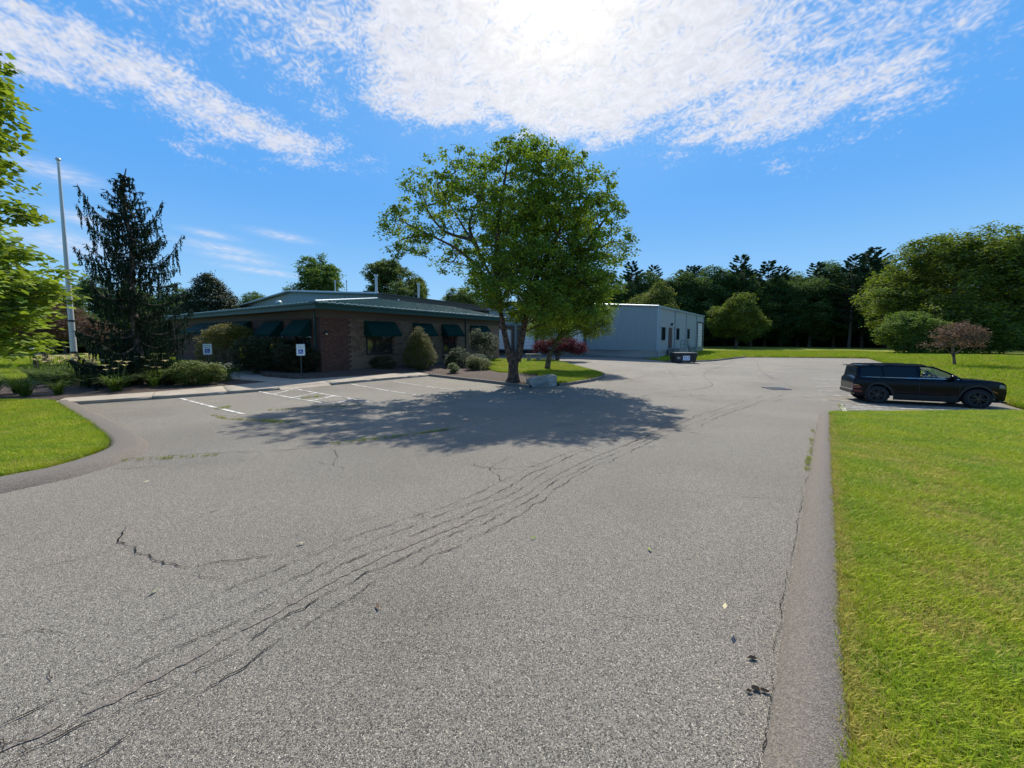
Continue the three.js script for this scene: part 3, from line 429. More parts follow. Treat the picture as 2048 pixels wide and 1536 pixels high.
// the office: own axes with x along its long shaded wall, -z along its entrance wall, y from the ground
{
  const office = thing('office_building', 'low brown block office with green standing seam roof and green awnings', 'office', [-14.6, GR, 26.4], 58 * DEG);
  const X1 = 24.4, Z1 = -34, EAVE = 5.28, ov = 0.75, IX = 13.2, IZ = -10.4, WT = 4.75;
  // windows on the long wall: [from, to, sill, head, awning from, to]
  const wins = [[4.0, 6.6, 1.27, 3.6, 3.7, 6.9], [9.4, 11.2, 1.27, 3.6, 9.1, 11.6], [13.4, 15.4, 0.5, 3.6, 13.1, 15.8], [18.3, 21.0, 1.27, 3.6, 18.0, 21.4]];
  // backing walls, set 12 cm behind the faces, cut round the windows
  const back = []; let at = 0;
  for (const [a, b, s, h] of wins) { back.push(box(at, a, 0, WT, -0.3, -0.12), box(a, b, 0, s, -0.3, -0.12), box(a, b, h, WT, -0.3, -0.12)); at = b; }
  back.push(box(at, X1, 0, WT, -0.3, -0.12), box(X1 - 0.2, X1, 0, WT, Z1 * 0.3, -0.3));
  mesh('wall', back, mortar, office);
  mesh('brick_pier', [box(0, 2.25, 0, WT, -0.119, 0.03)], brickMat, office).geometry = (() => { const g = box(0, 2.25, 0, WT, -0.119, 0.03), uv = g.attributes.uv, p = g.attributes.position; for (let i = 0; i < uv.count; i++) uv.setXY(i, p.getX(i) / 2.05, p.getY(i) / 2.05); return g; })();
  // blocks, each its own piece where they show largest, the far ones joined
  const bl = [], bg = new THREE.BoxGeometry(0.388, 0.19, 0.12), half = new THREE.BoxGeometry(0.188, 0.19, 0.12), rest = [], r = rng(9); let made = 0;
  for (let i = 0; i < 56; i++) for (let j = 0; j < 22; j++) {
    const x = 2.46 + i * 0.4 + (j % 2) * 0.2, y = 0.1 + j * 0.2;
    if (x > X1 - 0.15 || wins.some(([a, b, s, h]) => x > a - 0.15 && x < b + 0.15 && y > s - 0.1 && y < h + 0.08)) continue;
    bl.push([x, y, i]);
  }
  bl.sort((a, b) => (a[2] - b[2]) || (b[1] - a[1]));
  for (const [x, y] of bl) {
    const z = -0.06 + (r() - 0.5) * 0.006;
    if (y > 1.0 && y < 4.2 && made < 300) { const m = mesh('block', bg, blockTex[Math.floor(r() * 4)], office); m.position.set(x, y, z); made++; }
    else { const g = bg.clone(); g.translate(x, y, z); rest.push(g); }
  }
  mesh('far_blocks', rest, blockTex[1], office).userData.kind = 'stuff';
  // entrance wall
  const lw = [[1.4, 3.8], [5.9, 8.7]], side = []; at = 0.12;
  for (const [a, b] of lw) { side.push(box(-0.0, 0.2, 0, WT, -a, -at), box(0, 0.2, 0, 1.2, -b, -a), box(0, 0.2, 3.6, WT, -b, -a)); at = b; }
  side.push(box(0, 0.2, 0, WT, -13, -at), box(0, 0.2, 3.0, WT, -15, -13), box(0, 0.2, 0, WT, Z1, -15));
  const sw = mesh('entrance_wall', side, brickMat, office); { const uv = sw.geometry.attributes.uv, p = sw.geometry.attributes.position; for (let i = 0; i < uv.count; i++) uv.setXY(i, p.getZ(i) / 2.05, p.getY(i) / 2.05); }
  for (const [a, b] of lw) { const w = mesh('window', quad([0.1, 1.2, -b], [0.1, 1.2, -a], [0.1, 3.6, -a], [0.1, 3.6, -b]), glassDark, office); mesh('sill', box(-0.05, 0.12, 1.12, 1.2, -b - 0.05, -a + 0.05), greenTrim, w); mesh('mullion', box(0.04, 0.098, 1.2, 3.6, -(a + b) / 2 - 0.03, -(a + b) / 2 + 0.03), frameDark, w); }
  mesh('door', box(0.08, 0.14, 0.02, 3.0, -15, -13), glassDark, office);
  for (const [a, b, s, h] of wins) {
    const w = mesh('window', quad([a, s, -0.1], [b, s, -0.1], [b, h, -0.1], [a, h, -0.1]), glassDark, office), m = (a + b) / 2;
    mesh('frame', [box(a, b, s, s + 0.08, -0.098, -0.02), box(a, a + 0.06, s + 0.08, h, -0.098, -0.03), box(b - 0.06, b, s + 0.08, h, -0.098, -0.03), box(m - 0.03, m + 0.03, s + 0.08, h, -0.098, -0.04)], frameDark, w);
    mesh('sill', box(a - 0.06, b + 0.06, s - 0.12, s - 0.002, -0.04, 0.07), frameDark, w);
  }
  // awnings: sloped cloth, side cheeks and a straight valance
  const awning = (a, b, top, low, out, mat, along) => {
    const pt = (u, y, o) => along === 'x' ? [u, y, 0.02 + o] : [-0.02 - o, y, -u], g = [quad(pt(a, top, 0.03), pt(b, top, 0.03), pt(b, low + 0.22, out), pt(a, low + 0.22, out))];
    const aw = mesh('awning', g, mat, office);
    for (const e of [a, b]) { const c = new THREE.BufferGeometry(); c.setAttribute('position', new THREE.Float32BufferAttribute([pt(e, top, 0.03), pt(e, low + 0.22, out), pt(e, low, out), pt(e, top, 0.03), pt(e, low, out), pt(e, low, 0.03)].flat(), 3)); c.setAttribute('uv', new THREE.Float32BufferAttribute(new Float32Array(12), 2)); c.computeVertexNormals(); mesh('cheek', c, mat, aw); }
    mesh('valance', quad(pt(a, low + 0.22, out), pt(b, low + 0.22, out), pt(b, low, out + 0.01), pt(a, low, out + 0.01)), mat, aw);
    const bar = (p, q) => tube([new THREE.Vector3(...p), new THREE.Vector3(...q)], 0.015, 6);
    mesh('frame', [bar(pt(a, low + 0.21, out - 0.03), pt(b, low + 0.21, out - 0.03)), bar(pt(a + 0.02, low + 0.2, 0.05), pt(a + 0.02, low + 0.2, out - 0.03)), bar(pt(b - 0.02, low + 0.2, 0.05), pt(b - 0.02, low + 0.2, out - 0.03))], galv, aw);
    return aw;
  };
  for (const w of wins) awning(w[4], w[5], 4.1, 2.75, 1.0, awningMat, 'x');
  awning(1.2, 4.0, 4.1, 2.75, 1.0, awningMat, 'z'); awning(5.7, 8.9, 4.1, 2.75, 1.0, awningMat, 'z');
  awning(11.6, 19.5, 4.2, 3.0, 1.9, awningMat, 'z'); awning(19.6, 24.5, 4.25, 3.0, 2.0, awningMat, 'z');
  // roof: fascia, two hipped planes, seams, soffit, gutter and downspouts
  const e0 = [-ov, EAVE, ov], topH = EAVE + 2.15, hip = [IX, topH, IZ];
  mesh('roof', [quad([-ov, EAVE, ov], [X1 + ov, EAVE, ov], [X1 + ov, topH, IZ], hip), quad([-ov, EAVE, Z1], [-ov, EAVE, ov], hip, [IX, topH, Z1])], greenMetal, office);
  for (let x = 0; x < X1 + ov; x += 0.62) { const t = clamp((x + ov) / (IX + ov)), zt = lerp(ov, IZ, t), yt = lerp(EAVE, topH, t), a = new THREE.Vector3(x, EAVE + 0.025, ov), b = new THREE.Vector3(x, yt + 0.025, zt); const m = mesh('roof_seam', box(-0.022, 0.022, -0.03, 0.055, -a.distanceTo(b), 0), greenMetal, office); m.position.copy(a); m.rotation.x = Math.atan2(yt - EAVE, ov - zt); mesh('pan_sun_glint', box(-0.2, 0.2, -0.03, 0.06, -0.02, 0.07), panGlintMat, m); }  // bright pieces added at the eave stand for sunlit pan ends
  for (let z = -0.3; z > Z1; z -= 0.62) { const t = clamp((ov - z) / (ov - IZ)), xt = lerp(-ov, IX, t), yt = lerp(EAVE, topH, t), m = mesh('roof_seam', box(0, Math.hypot(xt + ov, yt - EAVE), -0.03, 0.03, -0.018, 0.018), greenMetal, office); m.position.set(-ov, EAVE + 0.025, z); m.rotation.z = Math.atan2(yt - EAVE, xt + ov); mesh('pan_sun_glint', box(-0.07, 0.02, -0.03, 0.05, -0.17, 0.17), panGlintMat, m); }  // same bright end pieces, painted sunlight along the entrance eave
  { const a = new THREE.Vector3(...e0), b = new THREE.Vector3(...hip); a.y += 0.06; b.y += 0.06; mesh('hip_cap', tube([a, b], 0.09, 6), trimLight, office); }
  mesh('fascia', [box(-ov, X1 + ov, EAVE - 0.48, EAVE - 0.005, ov - 0.06, ov), box(-ov, -ov + 0.06, EAVE - 0.48, EAVE - 0.005, Z1, ov - 0.061)], greenTrim, office);
  mesh('gutter', [box(-ov - 0.12, X1 + ov, EAVE - 0.14, EAVE - 0.012, ov + 0.002, ov + 0.13), box(-ov - 0.13, -ov - 0.002, EAVE - 0.14, EAVE - 0.012, Z1, ov)], greenTrim, office);
  mesh('soffit', [box(-ov + 0.061, X1 + ov, EAVE - 0.5, EAVE - 0.46, 0.04, ov - 0.061), box(-ov + 0.061, -0.04, EAVE - 0.5, EAVE - 0.46, Z1, 0.039)], soffitMat, office);
  mesh('eave_shade_strip', [box(-0.04, X1, 4.22, EAVE - 0.461, 0.002, 0.04), box(-0.08, -0.002, 4.22, EAVE - 0.461, Z1, 0.0)], soffitMat, office);  // dark strip added to the wall: shade under the overhang built as a board
  for (const [x, z] of [[17.1, 0.1], [-0.1, -0.6]]) mesh('downspout', [box(x - 0.05, x + 0.05, 0.2, 4.9, z - 0.05, z + 0.05), rbox(0.1, 0.1, 0.3, 0.02, x, 0.16, z + 0.1)], greenTrim, office);
  // wall lantern on the brick pier
  const lamp = mesh('wall_lantern', [rbox(0.1, 0.16, 0.06, 0.015, 0.32, 3.1, 0.065), tube([new THREE.Vector3(0.32, 3.14, 0.07), new THREE.Vector3(0.32, 3.24, 0.16), new THREE.Vector3(0.32, 3.16, 0.24)], 0.014, 6), (() => { const c = new THREE.CylinderGeometry(0.03, 0.17, 0.13, 14); c.translate(0.32, 3.06, 0.24); return c; })()], frameDark, office);
  mesh('bulb_glass', (() => { const s = new THREE.SphereGeometry(0.08, 12, 8); s.translate(0.32, 2.96, 0.24); return s; })(), phys({ color: rgb(0.7, 0.7, 0.68), roughness: 0.3 }), lamp);
  mesh('flood_light', [rbox(0.18, 0.14, 0.1, 0.02, 12.9, EAVE + 1.75, -6.5)], whiteMetal, office);

  mesh('plinth', [box(0.02, X1 - 0.02, -0.5, 0.0, -0.29, -0.005), box(0.02, 0.19, -0.5, 0, Z1, -0.3)], mortar, office);
  // the taller metal building behind the office
  const shed = thing('metal_building', 'pale ribbed metal building with low gable and rooftop pipes behind the office', 'building', [-14.6, GR, 26.4], 58 * DEG);
  const H = 7.95, R = 1.78, zR = IZ - 21.8, zE = IZ - 43.6, XE = 62, top = (z) => H + R * (1 - Math.abs(z - zR) / 21.8);
  mesh('gable_wall', turned(ribbed(-IZ, -zE, 0, (u) => top(-u), 0.46, -0.045), Math.PI / 2, IX + 0.3, 0, 0), siding, shed);
  mesh('side_wall', [ribbed(IX + 0.3, XE, 0, () => H, 0.46).translate(0, 0, IZ - 0.3)], siding, shed);
  mesh('roof', [quad([IX - 0.2, H, IZ], [XE, H, IZ], [XE, H + R, zR], [IX - 0.2, H + R, zR]), quad([IX - 0.2, H + R, zR], [XE, H + R, zR], [XE, H, zE], [IX - 0.2, H, zE])], siding, shed);
  mesh('eave', [box(IX - 0.2, 38, H - 0.75, H - 0.02, IZ - 0.1, IZ + 0.5), box(IX - 0.25, 38, H - 0.02, H + 0.12, IZ - 0.3, IZ + 0.62)], flat(0.13, 0.095, 0.07), shed);
  mesh('rake_trim', [tube([new THREE.Vector3(IX - 0.2, H + 0.1, IZ), new THREE.Vector3(IX - 0.2, H + R + 0.1, zR), new THREE.Vector3(IX - 0.2, H + 0.1, zE)], 0.17, 6)], trimLight, shed);
  for (const [x, z, h, w] of [[IX + 3, zR - 5.5, 2.1, 0.14], [IX + 3, zR + 7.5, 2.0, 0.13], [IX + 4.6, zR + 7.9, 2.2, 0.1], [IX + 2.0, IZ - 3.2, 2.6, 0.3], [IX + 8.5, IZ - 2.2, 2.3, 0.27]]) {
    const y = top(z), p = mesh('vent_pipe', [(() => { const c = new THREE.CylinderGeometry(w / 2 + 0.02, w / 2 + 0.02, h, 14); c.translate(x, y + h / 2, z); return c; })()], galv, shed);
    mesh('cap', (() => { const c = new THREE.CylinderGeometry(w * 0.8 + 0.05, w * 0.8 + 0.05, 0.16, 14); c.translate(x, y + h + 0.08, z); return c; })(), galv, p);
  }
  mesh('roof_vent', (() => { const c = new THREE.SphereGeometry(0.32, 14, 10); c.scale(1, 0.8, 1); c.translate(4.8, EAVE + 1.3, -17); return c; })(), galv, shed);
}

for (const o of scene.children) if (['office_building', 'metal_building'].includes(o.name)) { const k = 0.87; o.scale.setScalar(k); o.position.set(o.position.x * k, EYE + (o.position.y - EYE) * k, o.position.z * k); }

// loading docks between the office and the warehouse
{
  const d = thing('loading_dock', 'blue grey dock wall with white roll-up doors and brown bumpers behind the birch', 'loading dock', [-3.2, GR, 48.6], -2 * DEG);
  mesh('wall', turned(ribbed(0, 14.5, 1.0, () => 6.4, 0.46), 0), siding, d); mesh('base', box(0, 14.5, 0, 1.0, -0.3, -0.005), oldConcrete, d); mesh('roof', box(-0.2, 14.7, 6.4, 6.6, -9, 0.25), siding, d); mesh('rear_wall', box(0, 14.5, 0, 6.39, -9, -8.8), siding, d);
  for (const x of [1.1, 4.4, 7.7, 11.2]) {
    const w = mesh('dock_door', box(x, x + 2.0, 0.95, 3.7, 0.03, 0.09), whiteMetal, d);
    for (let k = 0; k < 6; k++) mesh('panel_rib', box(x + 0.03, x + 1.97, 1.0 + k * 0.45, 1.04 + k * 0.45, 0.09, 0.105), sidingLight, w);
    mesh('dock_seal', [box(x - 0.42, x - 0.03, 0.6, 3.9, 0.02, 0.42), box(x + 2.03, x + 2.42, 0.6, 3.9, 0.02, 0.42), box(x - 0.42, x + 2.42, 3.92, 4.3, 0.02, 0.42)], brownMat, w);
    mesh('bumper', box(x + 0.1, x + 1.9, 0.45, 0.93, 0.02, 0.3), rubber, w);
  }
  mesh('downspout', box(6.85, 7.0, 0, 6.4, 0.05, 0.18), whiteMetal, d); mesh('downspout', box(3.7, 3.82, 0, 6.4, 0.05, 0.17), trimLight, d);
  const st = mesh('side_door', box(0.05, 0.9, 1.1, 3.3, 0.03, 0.07), sidingLight, d); mesh('notice', box(0.3, 0.55, 2.1, 2.4, 0.071, 0.08), whiteMetal, st);
  mesh('railing', [0.95, 1.55, 2.1].map((y) => tube([new THREE.Vector3(-0.4, y, 1.2), new THREE.Vector3(1.3, y, 1.2)], 0.025, 6)).concat([-0.4, 0.4, 1.3].map((x) => tube([new THREE.Vector3(x, 0, 1.2), new THREE.Vector3(x, 2.1, 1.2)], 0.025, 6))), frameDark, d);
  mesh('landing', box(-0.6, 1.35, 0, 0.95, 0.01, 1.3), oldConcrete, d);
}

// the warehouse: own axes with x along its right wall, -z along its front wall
{
  const a = Math.atan2(0.773, 0.634), w = thing('warehouse', 'pale blue grey ribbed metal warehouse on a concrete base with downspouts', 'warehouse', [17.6, GR, 41.7], a);
  const L = 26, F = 24, B = 1.0, H = 6.4, rise = 0.085;
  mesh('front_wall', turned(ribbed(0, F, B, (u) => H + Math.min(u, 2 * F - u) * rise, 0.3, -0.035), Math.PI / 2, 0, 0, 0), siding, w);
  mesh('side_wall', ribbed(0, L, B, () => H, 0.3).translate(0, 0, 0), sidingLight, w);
  mesh('base', [box(0.03, 0.3, -0.3, B, -F, 0), box(0.3, L, -0.3, B, -0.3, -0.03)], oldConcrete, w);
  mesh('roof', [quad([-0.1, H + 0.03, 0.12], [L + 0.2, H + 0.03, 0.12], [L + 0.2, H + F * rise + 0.03, -F], [-0.1, H + F * rise + 0.03, -F])], siding, w);
  mesh('gutter', box(-0.12, L + 0.2, H - 0.16, H + 0.04, 0.04, 0.2), trimLight, w);
  mesh('rake_trim', [tube([new THREE.Vector3(-0.08, H - 0.02, 0.05), new THREE.Vector3(-0.08, H + F * rise - 0.02, -F)], 0.13, 4)], trimLight, w);
  mesh('corner_trim', [box(-0.06, 0.1, B, H, -0.1, 0.06)], trimLight, w);
  for (const x of [0.12, 7.2, 13.4, 20.4, 25.6]) mesh('downspout', [box(x, x + 0.13, 0.1, H - 0.1, 0.045, 0.17)], trimLight, w);
  for (const [x, y0, y1, wd] of [[1.2, 2.3, 3.9, 1.7], [8.0, 2.3, 3.9, 1.7], [14.2, 2.4, 3.9, 1.7]]) { const g = mesh('window', box(x, x + wd, y0, y1, 0.036, 0.06), glassDark, w); mesh('frame', [box(x - 0.06, x, y0 - 0.06, y1 + 0.06, 0.037, 0.09), box(x + wd, x + wd + 0.06, y0 - 0.06, y1 + 0.06, 0.037, 0.09), box(x, x + wd, y1, y1 + 0.06, 0.037, 0.09), box(x, x + wd, y0 - 0.06, y0, 0.037, 0.09)], trimLight, g); }
  const door = mesh('door', box(4.4, 5.9, 1.25, 3.9, 0.036, 0.08), flat(0.10, 0.055, 0.04), w); mesh('handle', rbox(0.06, 0.06, 0.08, 0.02, 5.7, 2.3, 0.12), galv, door);
  const fl = mesh('flood_light', [rbox(0.4, 0.3, 0.25, 0.05, 5.4, 4.35, 0.2), rbox(0.1, 0.1, 0.2, 0.02, 5.3, 4.3, 0.1)], frameDark, w); mesh('lens', rbox(0.3, 0.18, 0.1, 0.03, 5.45, 4.25, 0.34), whiteMetal, fl);
  const bay = mesh('overhead_door', box(21.4, 25.0, 1.05, 5.0, 0.036, 0.07), whiteMetal, w); for (let k = 0; k < 8; k++) mesh('panel_rib', box(21.45, 24.95, 1.3 + k * 0.48, 1.35 + k * 0.48, 0.07, 0.09), sidingLight, bay); mesh('frame', [box(21.2, 21.4, 1, 5.2, 0.037, 0.12), box(25, 25.3, 1, 5.2, 0.037, 0.2), box(21.4, 25, 5.0, 5.2, 0.037, 0.12)], frameDark, bay);
  // stair and rail at the door
  const st = thing('entry_stair', 'concrete door stair with pipe railing against the warehouse', 'stair', [17.6, GR, 41.7], a);
  mesh('landing', box(4.0, 7.3, 0, 1.2, 0.19, 1.7), oldConcrete, st);
  for (let k = 0; k < 5; k++) mesh('step', box(7.3 + k * 0.3, 7.6 + k * 0.3, 0, 1.0 - k * 0.2, 0.19, 1.7), oldConcrete, st);
  const V = (x, y) => new THREE.Vector3(x, y, 1.62), pipe = (p) => tube(p, 0.03, 6);
  mesh('railing', [pipe([V(4.1, 2.25), V(7.4, 2.25), V(9.3, 1.05)]), pipe([V(4.1, 1.75), V(7.4, 1.75), V(9.3, 0.6)]), ...[4.1, 5.7, 7.4].map((x) => pipe([V(x, 1.15), V(x, 2.25)])), pipe([V(9.3, 0), V(9.3, 1.05)]), pipe([V(8.4, 0.4), V(8.4, 1.62)])], flat(0.04, 0.09, 0.08, { roughness: 0.6 }), st);
}

// ------------------------------------------------------------------ lettering
function signTexture() {
  const c = document.createElement('canvas'); c.width = 256; c.height = 384; const x = c.getContext('2d');
  x.fillStyle = '#eef4f2'; x.fillRect(0, 0, 256, 384); x.strokeStyle = '#0b7a5a'; x.lineWidth = 6; x.strokeRect(9, 9, 238, 366);
  x.fillStyle = '#0b6b50'; x.textAlign = 'center'; x.font = 'bold 44px sans-serif'; x.fillText('RESERVED', 128, 80); x.font = 'bold 42px sans-serif'; x.fillText('PARKING', 128, 142);
  x.fillStyle = '#123fa0'; x.fillRect(56, 176, 146, 150);
  x.strokeStyle = '#f2f6ff'; x.fillStyle = '#f2f6ff'; x.lineWidth = 12; x.lineCap = x.lineJoin = 'round';
  x.beginPath(); x.arc(112, 198, 10, 0, 7); x.fill();
  x.beginPath(); x.moveTo(114, 216); x.lineTo(120, 256); x.lineTo(152, 256); x.lineTo(172, 296); x.lineTo(184, 290); x.stroke(); x.beginPath(); x.moveTo(118, 234); x.lineTo(146, 234); x.stroke();
  x.lineWidth = 11; x.beginPath(); x.arc(120, 272, 34, -2.2, -5.6, true); x.stroke();
  const t = new THREE.CanvasTexture(c); t.colorSpace = THREE.SRGBColorSpace; return t;
}
const signFace = std({ map: signTexture(), roughness: 0.45 }), postMat = flat(0.035, 0.05, 0.045, { roughness: 0.6 });
function parkingSign(x, Z, turn, label) {
  const s = thing('parking_sign', label, 'sign', [x, G(Z) + 0.09, Z], turn, 'reserved parking signs');
  mesh('post', [box(-0.03, 0.03, 0, 2.2, -0.025, 0.0)], postMat, s);
  const b = mesh('board', (() => { const sh = new THREE.Shape(), w = 0.24, h = 0.36, r = 0.03; sh.moveTo(-w + r, -h); sh.lineTo(w - r, -h); sh.quadraticCurveTo(w, -h, w, -h + r); sh.lineTo(w, h - r); sh.quadraticCurveTo(w, h, w - r, h); sh.lineTo(-w + r, h); sh.quadraticCurveTo(-w, h, -w, h - r); sh.lineTo(-w, -h + r); sh.quadraticCurveTo(-w, -h, -w + r, -h); const g = new THREE.ExtrudeGeometry(sh, { depth: 0.006, bevelEnabled: false }), uv = g.attributes.uv, p = g.attributes.position; for (let i = 0; i < uv.count; i++) uv.setXY(i, (p.getX(i) + w) / (2 * w), (p.getY(i) + h) / (2 * h)); g.translate(0, 1.82, 0.003); return g; })(), signFace, s);
  mesh('bolt', [1.52, 2.12].map((y) => { const g = new THREE.CylinderGeometry(0.014, 0.014, 0.012, 8); g.rotateX(Math.PI / 2); g.translate(0, y, 0.013); return g; }), galv, b);
}
parkingSign(-20.05, 22.7, 0.35, 'reserved accessible parking sign beside the white daisies and path');
parkingSign(-13.3, 21.7, 0.75, 'reserved accessible parking sign in front of the dark hedge at the brick corner');

// flagpole
{
  const f = thing('flagpole', 'tall bare white tapered flagpole rising from the daylily bed', 'flagpole', [-28.6, G(22.5) + 0.06, 22.5]);
  const H = 13.6; mesh('pole', (() => { const g = new THREE.CylinderGeometry(0.058, 0.16, H, 20, 12); g.translate(0, H / 2, 0); return g; })(), std({ color: rgb(0.5, 0.5, 0.46), roughness: 0.4 }), f);
  mesh('truck', (() => { const g = new THREE.CylinderGeometry(0.075, 0.075, 0.12, 14); g.translate(0, H + 0.06, 0); return g; })(), whiteMetal, f);
  mesh('finial', (() => { const g = new THREE.SphereGeometry(0.12, 16, 12); g.translate(0, H + 0.22, 0); return g; })(), galv, f);
  for (const y of [1.55, 3.7, 5.0]) mesh('band', (() => { const r = 0.165 - 0.0075 * y, g = new THREE.CylinderGeometry(r + 0.015, r + 0.015, y < 2 ? 0.34 : 0.12, 18); g.translate(0, y, 0); return g; })(), frameDark, f);
  mesh('cleat', rbox(0.06, 0.22, 0.1, 0.02, 0, 1.1, 0.19), galv, f);
}
// small post with a box on the lawn
{
  const p = thing('yard_post', 'dark post with a small grey box on top standing on the lawn', 'post', [-35.9, G(26) + 0.06, 25.9]);
  mesh('post', (() => { const g = new THREE.CylinderGeometry(0.09, 0.12, 1.25, 10); g.translate(0, 0.62, 0); return g; })(), flat(0.03, 0.025, 0.02), p);
  mesh('box', rbox(0.42, 0.46, 0.42, 0.06, 0, 1.47, 0), flat(0.10, 0.14, 0.13), p); mesh('lid', rbox(0.3, 0.12, 0.3, 0.04, -0.05, 1.75, 0), sidingLight, p);
}
// concrete retaining block at the island's corner
{
  const c = thing('concrete_block', 'weathered wedge-topped concrete retaining block at the foot of the birch', 'block', [1.0, G(18.6), 18.6]);
  const pts = [[0.05, -0.25, 0.1], [1.5, -0.25, 0.55], [1.3, -0.25, 1.2], [-0.2, -0.25, 0.62], [0.05, 0.46, 0.1], [1.5, 0.60, 0.55], [1.3, 0.62, 1.2], [-0.2, 0.46, 0.62]].map(([x, y, Z]) => new THREE.Vector3(x, y, -Z));
  const g = new ConvexGeometry(pts), p = g.attributes.position, uv = new Float32Array(p.count * 2); for (let i = 0; i < p.count; i++) uv.set([p.getX(i) + p.getZ(i) * 0.6, p.getY(i) + p.getZ(i) * 0.4], i * 2); g.setAttribute('uv', new THREE.BufferAttribute(uv, 2));
  mesh('block', g, std({ map: noisyTex(512, 44, [0.20, 0.185, 0.16], [0.46, 0.42, 0.36], 7, 3, 2.2), bumpMap: concreteBump, bumpScale: 0.008 }), c);
}
// stone bench on the island
{
  const b = thing('stone_bench', 'small grey stone bench on two legs on the grass island', 'bench', [2.3, GR + 0.13, 36.6]);
  mesh('seat', rbox(1.7, 0.14, 0.55, 0.03, 0, 0.72, 0), oldConcrete, b); for (const x of [-0.5, 0.5]) mesh('leg', rbox(0.36, 0.65, 0.4, 0.03, x, 0.325, 0), oldConcrete, b);
}
// dumpster
{
  const d = thing('dumpster', 'black steel dumpster with white notice at the corner of the warehouse', 'dumpster', [18.05, GR, 36.3], -3 * DEG), dk = flat(0.016, 0.014, 0.015, { roughness: 0.6 });
  const s = prism([[-1.0, 0.12], [0.95, 0.12], [1.12, 0.75], [1.12, 0.98], [-1.12, 0.98], [-1.12, 0.75]], 1.3, 0.02); s.translate(0, 0, -0.65); mesh('bin', s, dk, d);
  for (const x of [-0.56, 0.56]) { const l = mesh('lid', rbox(1.1, 0.06, 1.4, 0.025, x, 1.05, 0), flat(0.07, 0.065, 0.06, { roughness: 0.35 }), d); mesh('lid_edge', rbox(1.08, 0.03, 0.04, 0.01, x, 1.06, 0.72), galv, l); }
  mesh('rim', [box(-1.15, 1.15, 0.9, 0.99, 0.68, 0.73), ...[-1, 1].map((q) => box(q * 1.13, q * 1.2, 0.5, 0.75, -0.3, 0.3))], dk, d);
  for (const x of [-0.9, 0.9]) for (const z of [-0.5, 0.5]) mesh('wheel', (() => { const g = new THREE.CylinderGeometry(0.1, 0.1, 0.06, 12); g.rotateZ(Math.PI / 2); g.translate(x, 0.1, z); return g; })(), rubber, d);
  const c = document.createElement('canvas'); c.width = 128; c.height = 88; const x = c.getContext('2d'); x.fillStyle = '#e6e4ee'; x.fillRect(0, 0, 128, 88); x.fillStyle = '#1c1a2a'; x.fillRect(16, 22, 22, 18); x.fillRect(52, 20, 26, 8); x.fillRect(61, 20, 8, 26); x.beginPath(); x.moveTo(92, 32); x.lineTo(106, 20); x.lineTo(118, 32); x.lineTo(106, 44); x.fill(); x.fillStyle = '#8d8aa0'; for (let k = 0; k < 3; k++) x.fillRect(20, 56 + k * 9, 88, 3);
  const t = new THREE.CanvasTexture(c); t.colorSpace = THREE.SRGBColorSpace; mesh('notice', quad([-0.32, 0.28, 0.685], [0.38, 0.28, 0.685], [0.38, 0.75, 0.69], [-0.32, 0.75, 0.69]), std({ map: t }), d);
  mesh('label', [box(-0.86, -0.8, 0.42, 0.66, 0.676, 0.69), box(-0.77, -0.71, 0.42, 0.62, 0.676, 0.69), box(-0.66, -0.6, 0.42, 0.62, 0.676, 0.69), box(-0.77, -0.6, 0.56, 0.62, 0.691, 0.7)], flat(0.5, 0.48, 0.42), d);
}
// storm drain
{
  const d = thing('storm_drain', 'rectangular iron storm drain grate set in the lane', 'drain', [14.05, G(18.2) + 0.004, 18.2], -0.1);
  mesh('pit', box(-0.46, 0.46, 0.001, 0.006, -0.36, 0.36), flat(0.004, 0.004, 0.004), d); mesh('frame', [box(-0.5, 0.5, 0, 0.03, 0.34, 0.4), box(-0.5, 0.5, 0, 0.03, -0.4, -0.34), box(-0.5, -0.44, 0, 0.03, -0.34, 0.34), box(0.44, 0.5, 0, 0.03, -0.34, 0.34)], flat(0.10, 0.095, 0.09, { roughness: 0.6 }), d);
  for (let k = 0; k < 7; k++) mesh('bar', box(-0.40 + k * 0.125, -0.33 + k * 0.125, 0.008, 0.028, -0.33, 0.33), std({ color: rgb(0.3, 0.3, 0.29), roughness: 0.3, metalness: 0.8 }), d);
}
// a few fallen leaves on the lot
{
  const r = rng(5), mats = [flat(0.45, 0.40, 0.24), flat(0.20, 0.24, 0.07), flat(0.12, 0.08, 0.05)];
  const g = (() => { const q = new THREE.BufferGeometry(); q.setAttribute('position', new THREE.Float32BufferAttribute([-0.035, 0.004, 0, 0, 0.004, 0.013, 0, 0.012, -0.013, 0.04, 0.01, 0.004], 3)); q.setIndex([0, 1, 2, 2, 1, 3]); q.computeVertexNormals(); return q; })();
  [[1.33, 2.05], [-2.55, 2.35], [-0.6, 5.4], [-1.9, 3.0], [0.2, 3.1], [-4, 6.2], [-2.2, 7.7], [2.7, 5.5], [-0.9, 2.2], [-5, 4.6], [1.2, 2.9], [-3.3, 3.7]].forEach(([x, Z], i) => { const m = tag(mesh('fallen_leaf', g, mats[i % 3]), ['small pale dry leaf lying on the asphalt', 'small green leaf lying on the asphalt', 'small brown leaf lying on the asphalt'][i % 3], 'leaf', 'fallen leaves on the asphalt'); m.position.set(x, G(Z) + (x > 1.2 && Z < 2.5 ? 0.12 : 0.012), -Z); m.rotation.y = r() * 6; });
}

